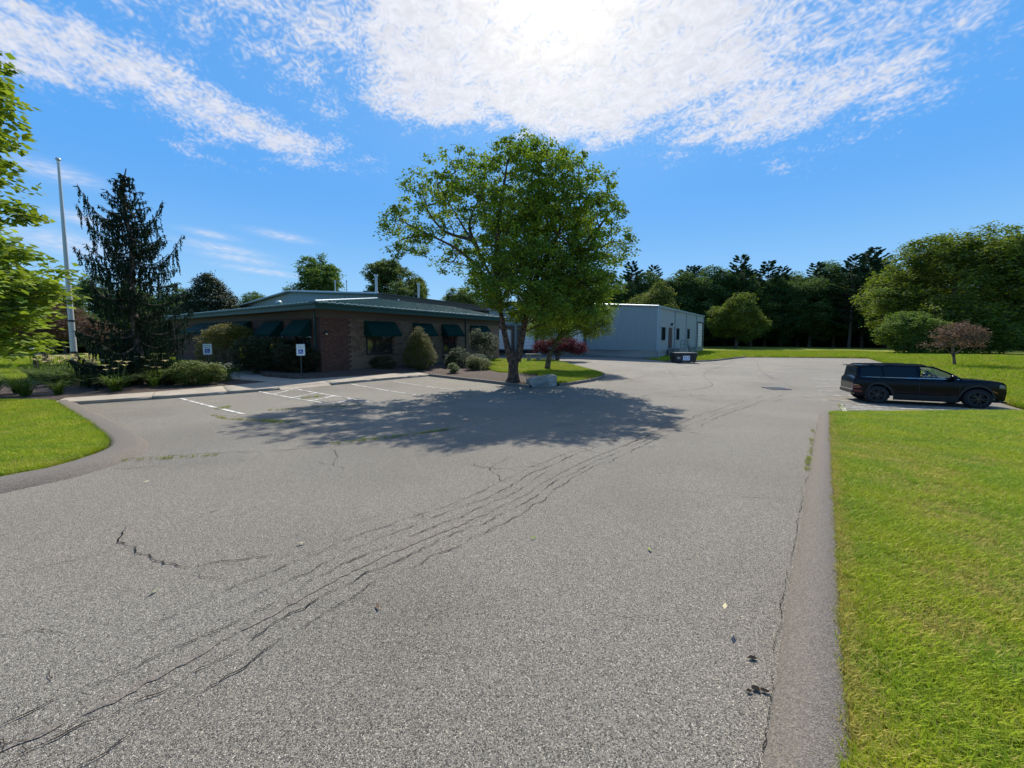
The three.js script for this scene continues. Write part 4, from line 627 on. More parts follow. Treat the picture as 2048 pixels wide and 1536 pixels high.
// ------------------------------------------------------------------ the parked car: own axes with x forwards, y up, z across
{
  const car = thing('parked_suv', 'dark navy boxy SUV with roof rails parked in the bays by the field', 'car', [0, 0, 0]);
  const rear = [14.44, 13.51], front = [16.70, 12.23], heading = Math.atan2(front[1] - rear[1], front[0] - rear[0]);          // near side wheels on the lot
  const WB = 2.6, HW = 0.87, xr = -1.34, xf = 1.4, squeeze = (x) => x < xr ? -1.3 + (x - xr) * 0.66 : x > xf ? 1.3 + (x - xf) * 0.86 : -1.3 + (x - xr) * WB / 2.74, ux = Math.cos(heading), uz = Math.sin(heading), nx = -uz, nz = ux;     // n points away from the camera
  const mx = (rear[0] + front[0]) / 2 + nx * 0.85, mz = (rear[1] + front[1]) / 2 + nz * 0.85;
  const gy = (a, b) => G(mz + uz * a + nz * b);
  const ex = new THREE.Vector3(ux, (gy(xf, 0) - gy(xr, 0)) / WB, -uz).normalize(), acr = new THREE.Vector3(-nx, (gy(0, -0.8) - gy(0, 0.8)) / 1.6, nz).normalize(), ey = new THREE.Vector3().crossVectors(acr, ex).normalize(), ez = new THREE.Vector3().crossVectors(ex, ey);
  car.matrixAutoUpdate = true; car.position.set(mx, G(mz) + 0.004, -mz); car.quaternion.setFromRotationMatrix(new THREE.Matrix4().makeBasis(ex, ey, ez));
  const body = phys({ color: rgb(0.002, 0.003, 0.008), roughness: 0.2, specularIntensity: 0.3, clearcoat: 0.12, clearcoatRoughness: 0.02 }), trim = flat(0.012, 0.012, 0.013, { roughness: 0.6 }), chrome = std({ color: rgb(0.6, 0.6, 0.62), roughness: 0.15, metalness: 1 });
  const tint = phys({ color: rgb(0.008, 0.01, 0.014), roughness: 0.04, specularIntensity: 0.6 }), clear = phys({ color: rgb(0.78, 0.86, 0.82), roughness: 0.02, transmission: 1, thickness: 0 });
  const half = (x, y) => {            // half width of the body shell at a station and height
    let w = HW; const e = x > 1.55 ? (x - 1.55) / 0.68 : x < -1.75 ? (-1.75 - x) / 0.7 : 0; w -= 0.17 * e * e;
    if (y > 1.07) w -= (y - 1.07) * 0.42; else w -= 0.05 * ((y - 0.75) / 0.45) ** 2 + (y > 0.98 ? 0.02 : 0);
    return w;
  };
  const shell = (outline, seg = 0.12) => {   // fill a side outline, bend it to the shell on both sides and close the rim between
    let s = new THREE.Shape(outline.map(([x, y]) => new THREE.Vector2(x, y))), g = new THREE.ShapeGeometry(s); g.deleteAttribute('uv'); g.deleteAttribute('normal'); g = new TessellateModifier(seg, 8).modify(g.toNonIndexed());
    const p = g.attributes.position, pos = [];
    for (const q of [1, -1]) for (let i = 0; i < p.count; i += 3) for (const k of q > 0 ? [0, 1, 2] : [0, 2, 1]) { const x = p.getX(i + k), y = p.getY(i + k); pos.push(x, y, q * half(x, y)); }
    const pts = s.getPoints(), n = pts.length, cw = THREE.ShapeUtils.isClockWise(pts);
    for (let i = 0; i < n; i++) { const a = pts[i], b = pts[(i + 1) % n], m = 8; for (let j = 0; j < m; j++) { const f = (j / m) * 2 - 1, h = ((j + 1) / m) * 2 - 1, ha = half(a.x, a.y), hb = half(b.x, b.y), crown = (t, y) => y + (y > 1.3 || (y > 0.88 && y < 1.1) ? 0.045 * (1 - t * t) : 0), A = [a.x, crown(f, a.y), f * ha], B = [b.x, crown(f, b.y), f * hb], C = [b.x, crown(h, b.y), h * hb], D = [a.x, crown(h, a.y), h * ha]; pos.push(...A, ...(cw ? B : C), ...(cw ? C : B), ...A, ...(cw ? C : D), ...(cw ? D : C)); } }
    const o = new THREE.BufferGeometry(); o.setAttribute('position', new THREE.Float32BufferAttribute(pos, 3)); const m = mergeVertices(o, 1e-3); m.computeVertexNormals(); return m;
  };
  const arch = (cx, r, a0, a1, n = 12) => Array.from({ length: n + 1 }, (_, i) => { const a = lerp(a0, a1, i / n); return [cx + Math.cos(a) * r, 0.36 + Math.sin(a) * r]; });
  const belt = 1.06;
  mesh('body', shell([[-2.36, 0.46], [-2.28, 0.34], [-1.8, 0.24], ...arch(xr, 0.43, Math.PI * 1.02, -0.02 * Math.PI), [0.0, 0.17], ...arch(xf, 0.43, Math.PI * 1.02, -0.02 * Math.PI), [2.05, 0.24], [2.21, 0.3], [2.25, 0.6], [2.23, 0.88], [2.14, 0.955], [1.7, 1.0], [1.25, 1.025], [0.95, 1.04], [0.3, belt], [-2.2, belt + 0.01], [-2.33, 0.98], [-2.36, 0.75]]), body, car);
  const cabin = mesh('rear_cabin', shell([[-2.19, belt + 0.012], [-0.12, belt + 0.002], [-0.06, 1.3], [-0.06, 1.545], [-1.3, 1.555], [-1.95, 1.53], [-2.13, 1.48]]), body, car);
  mesh('spoiler', [rbox(0.34, 0.035, 1.28, 0.015, -2.14, 1.525, 0)], body, cabin);
  mesh('roof_front', [quad([-0.061, 1.545, 0.665], [0.3, 1.5, 0.685], [0.3, 1.54, 0], [-0.061, 1.588, 0]), quad([-0.061, 1.588, 0], [0.3, 1.54, 0], [0.3, 1.5, -0.685], [-0.061, 1.545, -0.665]), ...[1, -1].flatMap((q) => [tube([new THREE.Vector3(0.28, 1.5, q * 0.68), new THREE.Vector3(0.66, 1.29, q * 0.77), new THREE.Vector3(1.0, 1.045, q * 0.83)], 0.035, 6), tube([new THREE.Vector3(-0.06, 1.52, q * 0.675), new THREE.Vector3(0.3, 1.49, q * 0.685)], 0.035, 6)])], body, car);
  mesh('windshield', quad([0.3, 1.49, -0.67], [0.3, 1.49, 0.67], [0.99, 1.05, 0.80], [0.99, 1.05, -0.80]), phys({ color: rgb(0.5, 0.56, 0.55), roughness: 0.02, transmission: 1, thickness: 0 }), car);
  const panel = (poly, proud, q, seg = 0.2) => { let g = new THREE.ShapeGeometry(new THREE.Shape(poly.map(([x, y]) => new THREE.Vector2(x, y)))); g.deleteAttribute('uv'); g.deleteAttribute('normal'); g = new TessellateModifier(seg, 6).modify(g.toNonIndexed()); const p = g.attributes.position; for (let i = 0; i < p.count; i++) p.setZ(i, q * (half(p.getX(i), p.getY(i)) + proud)); g.computeVertexNormals(); return g; };
  for (const q of [1, -1]) {
    mesh('quarter_window', panel([[-2.06, 1.09], [-1.18, 1.085], [-1.18, 1.47], [-1.9, 1.46], [-1.98, 1.42]], 0.006, q), tint, car);
    mesh('rear_window', panel([[-1.12, 1.085], [-0.2, 1.08], [-0.2, 1.475], [-1.12, 1.475]], 0.006, q), tint, car);
    mesh('front_window', panel([[-0.04, 1.075], [0.93, 1.06], [0.33, 1.46], [-0.04, 1.49]], 0.0, q, 2), clear, car);
    mesh('belt_strip', panel([[-2.14, 1.066], [0.98, 1.042], [0.98, 1.058], [-2.14, 1.084]], 0.009, q), chrome, car);
    mesh('lower_cladding', panel([[-0.86, 0.18], [0.92, 0.18], [0.92, 0.42], [-0.86, 0.42]], 0.012, q), trim, car);
    for (const cx of [xr, xf]) mesh('arch_trim', panel([...arch(cx, 0.50, Math.PI * 0.98, 0.02 * Math.PI), ...arch(cx, 0.435, 0.02 * Math.PI, Math.PI * 0.98)], 0.014, q), trim, car);
    for (const x of [-1.12, -0.14, 0.93]) mesh('door_seam', panel([[x, 0.43], [x + 0.014, 0.43], [x + 0.014, 1.03], [x, 1.03]], 0.002, q), trim, car);
    for (const x of [-0.95, 0.06]) mesh('door_handle', (() => { const g = rbox(0.2, 0.032, 0.03, 0.012, x, 0.955, q * (half(x, 0.955) + 0.02)); return g; })(), body, car);
    mesh('roof_rail', [tube([[-1.95, 1.535], [-1.85, 1.585], [-0.3, 1.605], [-0.02, 1.59], [0.12, 1.53]].map(([x, y]) => new THREE.Vector3(x, y, q * 0.64)), 0.024, 6), ...[-1.5, -0.95].map((x) => rbox(0.25, 0.07, 0.03, 0.01, x, 1.57, q * 0.64))], trim, car);
    const mir = mesh('side_mirror', (() => { const g = new THREE.SphereGeometry(0.12, 14, 10); g.scale(0.8, 0.72, 1); g.translate(0.74, 1.13, q * 0.96); return g; })(), body, car); mesh('stalk', rbox(0.1, 0.05, 0.16, 0.02, 0.78, 1.06, q * 0.87), trim, mir);
    mesh('tail_light', panel([[-2.35, 0.6], [-2.05, 0.6], [-2.05, 0.70], [-2.35, 0.72]], 0.01, q), phys({ color: rgb(0.16, 0.006, 0.008), roughness: 0.15, clearcoat: 1 }), car);
    mesh('reflector', panel([[-2.35, 0.44], [-2.0, 0.44], [-2.0, 0.52], [-2.35, 0.54]], 0.01, q), flat(0.12, 0.008, 0.01, { roughness: 0.3 }), car);
    mesh('bumper_strip', panel([[-2.35, 0.735], [-2.12, 0.715], [-2.12, 0.728], [-2.35, 0.75]], 0.014, q), chrome, car);
    mesh('side_marker', panel([[1.74, 0.66], [1.94, 0.56], [1.95, 0.59], [1.76, 0.69]], 0.012, q), flat(0.5, 0.11, 0.02, { roughness: 0.3 }), car);
    mesh('headlight', panel([[1.98, 0.76], [2.2, 0.73], [2.18, 0.87], [2.0, 0.88]], 0.012, q), phys({ color: rgb(0.09, 0.10, 0.105), roughness: 0.08, clearcoat: 1 }), car);
    for (const cx of [xr, xf]) {
      const wheel = new THREE.Group(); wheel.name = 'wheel'; wheel.position.set(squeeze(cx), 0.345, q * 0.75); car.add(wheel);
      const ty = new THREE.LatheGeometry([[0.235, -0.11], [0.31, -0.125], [0.345, -0.1], [0.355, -0.05], [0.355, 0.05], [0.345, 0.1], [0.31, 0.125], [0.235, 0.11]].map(([a, b]) => new THREE.Vector2(a, b)), 36); ty.rotateX(Math.PI / 2); mesh('tyre', ty, rubber, wheel);
      const rim = []; const ring = new THREE.TorusGeometry(0.235, 0.02, 8, 32); ring.translate(0, 0, q * 0.1); rim.push(ring); for (let k = 0; k < 10; k++) { const s = rbox(0.2, 0.035, 0.03, 0.01, 0.12, 0, q * 0.1); s.rotateZ(k * Math.PI / 5 + (k % 2) * 0.22); rim.push(s); } const hub = new THREE.CylinderGeometry(0.05, 0.05, 0.06, 14); hub.rotateX(Math.PI / 2); hub.translate(0, 0, q * 0.1); rim.push(hub);
      mesh('rim', rim, std({ color: rgb(0.06, 0.06, 0.063), roughness: 0.3, metalness: 0.9 }), wheel); const disc = new THREE.CylinderGeometry(0.22, 0.22, 0.02, 24); disc.rotateX(Math.PI / 2); mesh('brake_disc', disc, flat(0.03, 0.03, 0.03), wheel);
    }
  }
  for (const q of [1, -1]) for (const cx of [xr, xf]) mesh('wheel_well', box(cx - 0.46, cx + 0.46, 0.22, 0.84, q * 0.56, q * 0.60), rubber, car);
  mesh('rear_glass', quad([-2.185, 1.1, -0.7], [-2.185, 1.1, 0.7], [-2.135, 1.44, 0.62], [-2.135, 1.44, -0.62]).translate(-0.012, 0, 0), tint, car);
  mesh('grille', [rbox(0.06, 0.28, 1.3, 0.02, 2.215, 0.62, 0)], trim, car); mesh('skid_plate', rbox(0.5, 0.05, 1.4, 0.02, 2.0, 0.25, 0), trim, car); mesh('rear_bumper', rbox(0.12, 0.16, 1.5, 0.04, -2.36, 0.46, 0), trim, car);
  mesh('dashboard', rbox(0.35, 0.14, 1.4, 0.04, 0.78, 1.03, 0), trim, car);
  mesh('steering_wheel', (() => { const g = new THREE.TorusGeometry(0.17, 0.018, 8, 24); g.rotateY(Math.PI / 2); g.rotateZ(0.4); g.translate(0.48, 1.08, 0.36); return g; })(), trim, car);
  for (const q of [1, -1]) mesh('front_seat', [rbox(0.14, 0.34, 0.5, 0.05, -0.07, 1.05, q * 0.38), rbox(0.1, 0.18, 0.26, 0.04, -0.09, 1.33, q * 0.38)], trim, car);
  car.traverse((m) => { if (m.isMesh && m.parent.name !== 'wheel') { const p = m.geometry.attributes.position; for (let i = 0; i < p.count; i++) { p.setX(i, squeeze(p.getX(i))); p.setY(i, p.getY(i) * 0.975); } } });
}

// ------------------------------------------------------------------ plants
class Leaves {
  constructor(n) { this.p = new Float32Array(n * 12); this.c = new Float32Array(n * 12); this.n = 0; this.max = n; }
  // a rhombic leaf from its stalk end, along d, turned about d by roll
  add(x, y, z, dx, dy, dz, len, wid, roll, r, g, b) {
    if (this.n >= this.max) return;
    let l = Math.hypot(dx, dy, dz) || 1; dx /= l; dy /= l; dz /= l;
    let ax = -dz, ay = 0, az = dx; l = Math.hypot(ax, az); if (l < 0.05) { ax = 1; az = 0; l = 1; } ax /= l; az /= l;
    const bx = dy * az - dz * ay, by = dz * ax - dx * az, bz = dx * ay - dy * ax, c = Math.cos(roll) * wid / 2, s = Math.sin(roll) * wid / 2, wx = ax * c + bx * s, wy = ay * c + by * s, wz = az * c + bz * s;
    const o = this.n * 12, mx = x + dx * len * 0.45, my = y + dy * len * 0.45, mz = z + dz * len * 0.45, P = this.p, C = this.c;
    P[o] = x; P[o + 1] = y; P[o + 2] = z; P[o + 3] = mx + wx; P[o + 4] = my + wy; P[o + 5] = mz + wz; P[o + 6] = x + dx * len; P[o + 7] = y + dy * len; P[o + 8] = z + dz * len; P[o + 9] = mx - wx; P[o + 10] = my - wy; P[o + 11] = mz - wz;
    for (let k = 0; k < 12; k += 3) { C[o + k] = r; C[o + k + 1] = g; C[o + k + 2] = b; }
    this.n++;
  }
  geometry() {
    const g = new THREE.BufferGeometry(), idx = new Uint32Array(this.n * 6);
    for (let i = 0; i < this.n; i++) idx.set([i * 4, i * 4 + 1, i * 4 + 2, i * 4, i * 4 + 2, i * 4 + 3], i * 6);
    g.setAttribute('position', new THREE.BufferAttribute(this.p.slice(0, this.n * 12), 3)); g.setAttribute('color', new THREE.BufferAttribute(this.c.slice(0, this.n * 12), 3)); g.setIndex(new THREE.BufferAttribute(idx, 1)); return g;
  }
}
const foliage = leafMat(), waxy = leafMat({ transmission: 0.25, specularIntensity: 0.6, roughness: 0.75 }), needle = leafMat({ transmission: 0.15, specularIntensity: 0.25 });
const barkTex = noisyTex(512, 81, [0.045, 0.032, 0.024], [0.20, 0.15, 0.11], 7, 8, 2.2), barkBump = noisyTex(512, 82, [0, 0, 0], [1, 1, 1], 6, 12, 2, false);
const bark = std({ map: barkTex, bumpMap: barkBump, bumpScale: 0.03 }), birchBark = std({ map: noisyTex(512, 83, [0.03, 0.019, 0.014], [0.17, 0.10, 0.065], 7, 8, 2.8), bumpMap: barkBump, bumpScale: 0.04 });
const gauss = (r) => (r() + r() + r() - 1.5) / 0.75;
// leaf clumps through the volume of ellipsoid lobes [x, y, z, rx, ry, rz]; colours are two real leaf tints
function crown(L, lobes, o, r) {
  const { per, clump, leaf, wide = 0.62, droop = 0.5, shell = 0.5, tints } = o, centres = [];
  const vol = lobes.map(([, , , a, b, c]) => Math.pow(a * b * c, 2 / 3)), total = vol.reduce((a, b) => a + b, 0);
  lobes.forEach(([x, y, z, rx, ry, rz], i) => {
    const n = Math.max(3, Math.round(o.clumps * vol[i] / total));
    for (let k = 0; k < n; k++) {
      const th = r() * 6.283, cz = r() * 2 - 1, sz = Math.sqrt(1 - cz * cz), rad = r() < shell ? 0.78 + 0.24 * r() : Math.cbrt(r()) * 0.95, ux = Math.cos(th) * sz, uy = cz, uz = Math.sin(th) * sz;
      const px = x + ux * rx * rad, py = y + uy * ry * rad, pz = z + uz * rz * rad, cs = clump * (0.65 + 0.7 * r()), tone = r(), dark = 0.8 + 0.4 * r();
      centres.push([px, py, pz]);
      const m = Math.round(per * (0.6 + 0.8 * r()));
      for (let q = 0; q < m; q++) {
        const gx = gauss(r) * cs, gy = gauss(r) * cs * 0.7, gz = gauss(r) * cs, t = clamp(tone * 0.6 + r() * 0.5), v = dark * (0.75 + 0.5 * r()), a = r() * 6.283;
        L.add(px + gx, py + gy, pz + gz, Math.cos(a) + ux * 0.5, -droop * (0.4 + r()) + 0.2 * (r() - 0.5), Math.sin(a) + uz * 0.5, leaf * (0.7 + 0.6 * r()), leaf * wide * (0.8 + 0.4 * r()), (r() - 0.5) * 1.6, lerp(tints[0][0], tints[1][0], t) * v, lerp(tints[0][1], tints[1][1], t) * v, lerp(tints[0][2], tints[1][2], t) * v);
      }
    }
  });
  return centres;
}
const vec = (a) => new THREE.Vector3(...a);
function limb(from, to, r0, r1, r, bow = 0.12, n = 5, sides = 6) {
  const pts = [], rad = [], d = from.distanceTo(to), bx = (r() - 0.5) * d * bow, bz = (r() - 0.5) * d * bow;
  for (let i = 0; i <= n; i++) { const t = i / n, k = Math.sin(t * Math.PI); pts.push(new THREE.Vector3(lerp(from.x, to.x, t) + bx * k, lerp(from.y, to.y, t) + d * bow * 0.6 * k, lerp(from.z, to.z, t) + bz * k)); rad.push(lerp(r0, r1, Math.pow(t, 0.8))); }
  return [tube(pts, rad, sides, false), pts];
}
// trunk from a path, limbs to the lobes, twigs to some clumps
function wood(path, radii, lobes, centres, r, twigs = 40, base = 0.35) {
  const trunk = path.map(vec), geos = [tube(trunk, radii, 12)], nodes = [];
  const curve = new THREE.CatmullRomCurve3(trunk);
  for (const l of lobes) {
    const to = vec(l), ty = l[1]; let t = 0.2; for (let k = 0; k <= 20; k++) { const p = curve.getPoint(k / 20), reach = Math.hypot(p.x - to.x, p.z - to.z); if (p.y < ty - reach * 0.7) t = k / 20; }
    t = Math.max(t, base); const p = curve.getPoint(t), rr = radii[0] * lerp(0.42, 0.12, t) + 0.015; const [g, pts] = limb(p, to, rr, rr * 0.25, r); geos.push(g); nodes.push(...pts.slice(2));
  }
  nodes.push(...curve.getPoints(16).slice(6));
  for (let i = 0; i < twigs && centres.length; i++) { const c = vec(centres[Math.floor(r() * centres.length)]); let best = nodes[0], bd = 1e9; for (const n of nodes) { const d = n.distanceTo(c); if (d < bd && n.y < c.y + 0.4) { bd = d; best = n; } } geos.push(limb(best, c, 0.03, 0.008, r, 0.15, 3, 4)[0]); }
  return geos;
}
function tree(name, label, group, [x, y, Z], o) {
  const r = rng(o.seed), t = thing(name, label, o.category ?? 'tree', [x, y, Z], 0, group), L = new Leaves(Math.round(o.clumps * o.per * 1.25) + 2000);
  const c = crown(L, o.lobes, o, r);
  mesh('trunk', wood(o.path, o.radii, o.limbs ?? o.lobes, c, r, o.twigs ?? 40, o.base), o.bark ?? bark, t);
  mesh('crown', L.geometry(), o.mat ?? foliage, t);
  return t;
}
const GREEN = [[0.05, 0.13, 0.010], [0.18, 0.27, 0.02]], DEEP = [[0.035, 0.095, 0.014], [0.11, 0.18, 0.022]], LIME = [[0.09, 0.15, 0.014], [0.20, 0.26, 0.03]], PURPLE = [[0.06, 0.03, 0.024], [0.17, 0.10, 0.05]];

// the birch: several stems from one foot, an open upswept crown
{
  const r = rng(900), S = 0.029, lb = [];      // lobes given as metres right of the foot and above it, then radii and how many lie one behind another
  const spec = [[1.45, 14.0, 1.15, 1.1, 1], [0.4, 13.1, 1.2, 1.0, 1], [2.6, 12.9, 1.2, 1.1, 1], [2.0, 13.2, 1.2, 1.2, 1], [-0.5, 13.0, 1.2, 1.0, 1], [-1.6, 12.4, 1.3, 1.2, 1], [3.9, 12.5, 0.8, 1.2, 1], [-4.3, 11.5, 1.5, 1.2, 2], [-5.6, 11.0, 1.1, 1.0, 1], [-3.0, 11.9, 1.2, 1.1, 1], [-6.2, 9.0, 1.15, 1.3, 2], [-6.7, 8.1, 0.9, 0.9, 1], [-5.0, 8.2, 1.1, 0.7, 1], [-4.2, 7.0, 0.7, 0.7, 1], [-3.9, 9.4, 0.9, 0.8, 1], [-0.6, 11.0, 2.0, 1.6, 2], [1.5, 11.1, 2.3, 1.8, 2], [3.4, 10.6, 1.6, 1.6, 2], [-2.3, 10.0, 1.3, 1.3, 2], [4.9, 11.0, 0.9, 1.0, 1], [4.7, 9.2, 1.4, 1.3, 2], [5.5, 9.9, 1.0, 0.9, 1], [5.4, 7.7, 1.1, 1.0, 2], [6.3, 7.9, 0.7, 0.8, 1], [-0.2, 8.4, 2.0, 1.6, 2], [2.0, 8.4, 2.3, 1.8, 2], [4.0, 6.7, 1.5, 1.2, 2], [5.7, 6.4, 0.8, 0.9, 1], [-1.9, 7.0, 1.3, 1.3, 2], [-0.6, 5.8, 1.3, 1.1, 2], [1.0, 5.7, 1.7, 1.4, 3], [2.8, 5.1, 1.7, 1.1, 2], [4.3, 5.4, 1.2, 1.1, 2], [-1.9, 5.2, 0.9, 0.7, 1], [1.6, 4.2, 1.3, 0.8, 2], [3.2, 4.0, 1.2, 0.5, 1], [0.1, 4.2, 0.8, 0.6, 1]];
  spec.push([5.0, 5.4, 1.3, 1.1, 2], [3.4, 5.9, 1.6, 1.2, 2], [5.9, 5.2, 0.7, 0.7, 1], [4.6, 4.3, 1.2, 0.7, 2], [2.2, 4.9, 1.5, 0.9, 2], [0.2, 6.9, 1.6, 1.2, 2], [2.9, 7.2, 1.8, 1.4, 2], [-0.2, 9.8, 1.6, 1.2, 2], [2.6, 9.8, 1.8, 1.4, 2], [3.6, 4.2, 1.3, 0.8, 2], [5.2, 4.4, 0.9, 0.7, 1], [-1.2, 6.2, 1.2, 0.9, 2], [1.2, 4.6, 1.4, 0.8, 2], [-2.8, 8.6, 1.0, 0.8, 1], [-2.4, 5.8, 0.9, 0.8, 1], [-1.3, 4.5, 0.8, 0.6, 1], [-3.2, 7.6, 0.8, 0.7, 1], [0.9, 3.9, 1.0, 0.5, 1], [2.4, 3.7, 1.2, 0.5, 2], [4.2, 3.9, 1.0, 0.5, 1], [-0.9, 5.0, 1.0, 0.8, 2]);
  for (let [x, y, rx, ry, n] of spec) { y = y > 6 ? 6 + (y - 6) * 0.93 : y; x *= 0.93; const deep = 3.4 * Math.sqrt(Math.max(0.05, 1 - (x / 7.4) ** 2)) * (y > 12 ? 0.5 : 1); for (let k = 0; k < n; k++) lb.push([x + (n > 1 ? (r() - 0.5) * 0.8 : 0), y + (r() - 0.5) * 0.4, n === 1 ? (r() - 0.5) * deep : lerp(-deep, deep, (k + 0.2 + 0.6 * r()) / n), rx, ry, rx * 0.9]); }
  const t = thing('birch_tree', 'large multi-stemmed birch with airy green crown in the mulch bed', 'tree', [0.05, G(20) + 0.11, 20]), L = new Leaves(190000);
  const c = crown(L, lb, { clumps: 2250, per: 46, clump: 0.25, leaf: 0.155, wide: 0.68, droop: 0.7, shell: 0.55, tints: [[0.055, 0.14, 0.008], [0.29, 0.38, 0.022]] }, r);
  const foot = vec([0.05, 0, 0]), geos = [];
  const stem = (pts, radii) => { const cv = new THREE.CatmullRomCurve3(pts.map(vec)), n = 18, p = cv.getPoints(n); geos.push(tube(p, p.map((_, i) => { const f = i / n * (radii.length - 1), k = Math.min(radii.length - 2, Math.floor(f)); return lerp(radii[k], radii[k + 1], f - k); }), 12)); return p; };
  geos.push(tube([[0, -0.15, 0], [0.02, 0.1, 0], [0.03, 0.35, 0], [0.02, 0.8, 0], [0.05, 1.35, 0], [0.1, 1.75, 0]].map(vec), [0.56, 0.4, 0.32, 0.28, 0.31, 0.24], 16));
  const stems = [stem([[-0.1, 1.2, 0], [-0.35, 2.2, 0.05], [-0.62, 3.6, 0.1], [-0.9, 5, 0], [-1.7, 7.0, -0.3], [-3.0, 9.2, -0.4], [-4.2, 11.2, -0.3]], [0.22, 0.18, 0.14, 0.1, 0.07, 0.05, 0.025]), stem([[0.25, 1.2, 0], [0.5, 2.4, -0.1], [0.75, 3.8, -0.2], [0.95, 5.6, 0], [1.2, 8, 0.2], [1.4, 10.4, 0.2], [1.5, 12.9, 0]], [0.22, 0.19, 0.16, 0.13, 0.09, 0.06, 0.025]), stem([[-0.7, 4.2, 0.1], [-0.9, 6, 0.8], [-0.8, 8.4, 1.3], [-0.5, 10.4, 1.2], [-0.3, 12.1, 0.8]], [0.2, 0.16, 0.12, 0.08, 0.03]), stem([[0.9, 5, -0.1], [1.8, 7, -1.0], [3.0, 9.4, -1.4], [3.8, 11.4, -1.2]], [0.2, 0.15, 0.1, 0.03]), stem([[0.85, 4.6, 0], [2.4, 6.4, 0.9], [4.2, 8, 1.1], [5.4, 9.6, 0.9]], [0.17, 0.12, 0.08, 0.03]), stem([[-1.2, 5.8, 0], [-3, 7.4, 0.6], [-4.6, 8.2, 0.8], [-6.2, 9.0, 0.7]], [0.09, 0.07, 0.05, 0.02]), stem([[-2.0, 7.6, -0.3], [-2.6, 9.4, -1.2], [-1.8, 11.4, -1.3]], [0.12, 0.08, 0.02]), stem([[-2.4, 8.2, -0.3], [-4.2, 9.0, -0.9], [-5.6, 11, -0.8]], [0.1, 0.07, 0.02])];
  const nodes = stems.flat(); for (const l of lb) { const to = vec(l); let best = null, bd = 1e9; for (const n of nodes) { const d = n.distanceTo(to) + Math.max(0, n.y - to.y + 0.6) * 2; if (d < bd) { bd = d; best = n; } } const [g, pts] = limb(best, to, 0.05, 0.018, r, 0.1, 4, 5); geos.push(g); nodes.push(pts[3]); }
  for (let i = 0; i < 420; i++) { const q = vec(c[Math.floor(r() * c.length)]); let best = null, bd = 1e9; for (const n of nodes) { const d = n.distanceTo(q); if (d < bd) { bd = d; best = n; } } geos.push(limb(best, q, 0.018, 0.006, r, 0.12, 2, 4)[0]); }
  mesh('trunk', geos, birchBark, t); mesh('crown', L.geometry(), foliage, t);
}
// the leaning light green tree behind it
tree('ornamental_tree', 'light yellow green round tree just behind the birch over the island', null, [4.4, GR + 0.13, 27.5], { seed: 901, lobes: [[-1, 3.6, 0, 1.8, 1.2, 1.8], [1, 3.9, 0.5, 1.9, 1.3, 1.8], [0.3, 4.6, -0.4, 1.8, 1.1, 1.7], [2.3, 3.3, 0, 1.2, 0.9, 1.4], [-2.1, 3.2, 0.3, 1.2, 0.8, 1.2], [2.7, 4.4, 0, 0.9, 0.9, 1]], clumps: 620, per: 42, clump: 0.34, leaf: 0.13, tints: [[0.09, 0.16, 0.010], [0.28, 0.35, 0.03]], path: [[-1.6, -0.1, 0], [-1.4, 1.2, 0], [-0.8, 2.4, 0], [0, 3.6, 0]], radii: [0.24, 0.19, 0.15, 0.06], droop: 0.5 });
// red Japanese maple
tree('red_maple', 'low spreading crimson Japanese maple on the island beyond the bench', null, [5.0, GR + 0.1, 38.2], { seed: 902, lobes: [[-1.2, 1.7, 0, 1.4, 0.6, 1.4], [0.4, 2.0, 0.3, 1.6, 0.6, 1.5], [1.6, 1.7, 0, 1.4, 0.6, 1.3], [2.3, 1.3, 0, 0.9, 0.5, 1.0], [-1.9, 1.35, 0, 0.9, 0.5, 1], [0.6, 1.6, -0.8, 1.6, 0.6, 1]], clumps: 320, per: 40, clump: 0.28, leaf: 0.15, wide: 0.5, tints: [[0.05, 0.003, 0.008], [0.13, 0.008, 0.016]], path: [[0, -0.1, 0], [0.1, 0.5, 0], [0.25, 1.1, 0.1], [0.3, 1.7, 0]], radii: [0.26, 0.2, 0.14, 0.05], base: 0.3 });

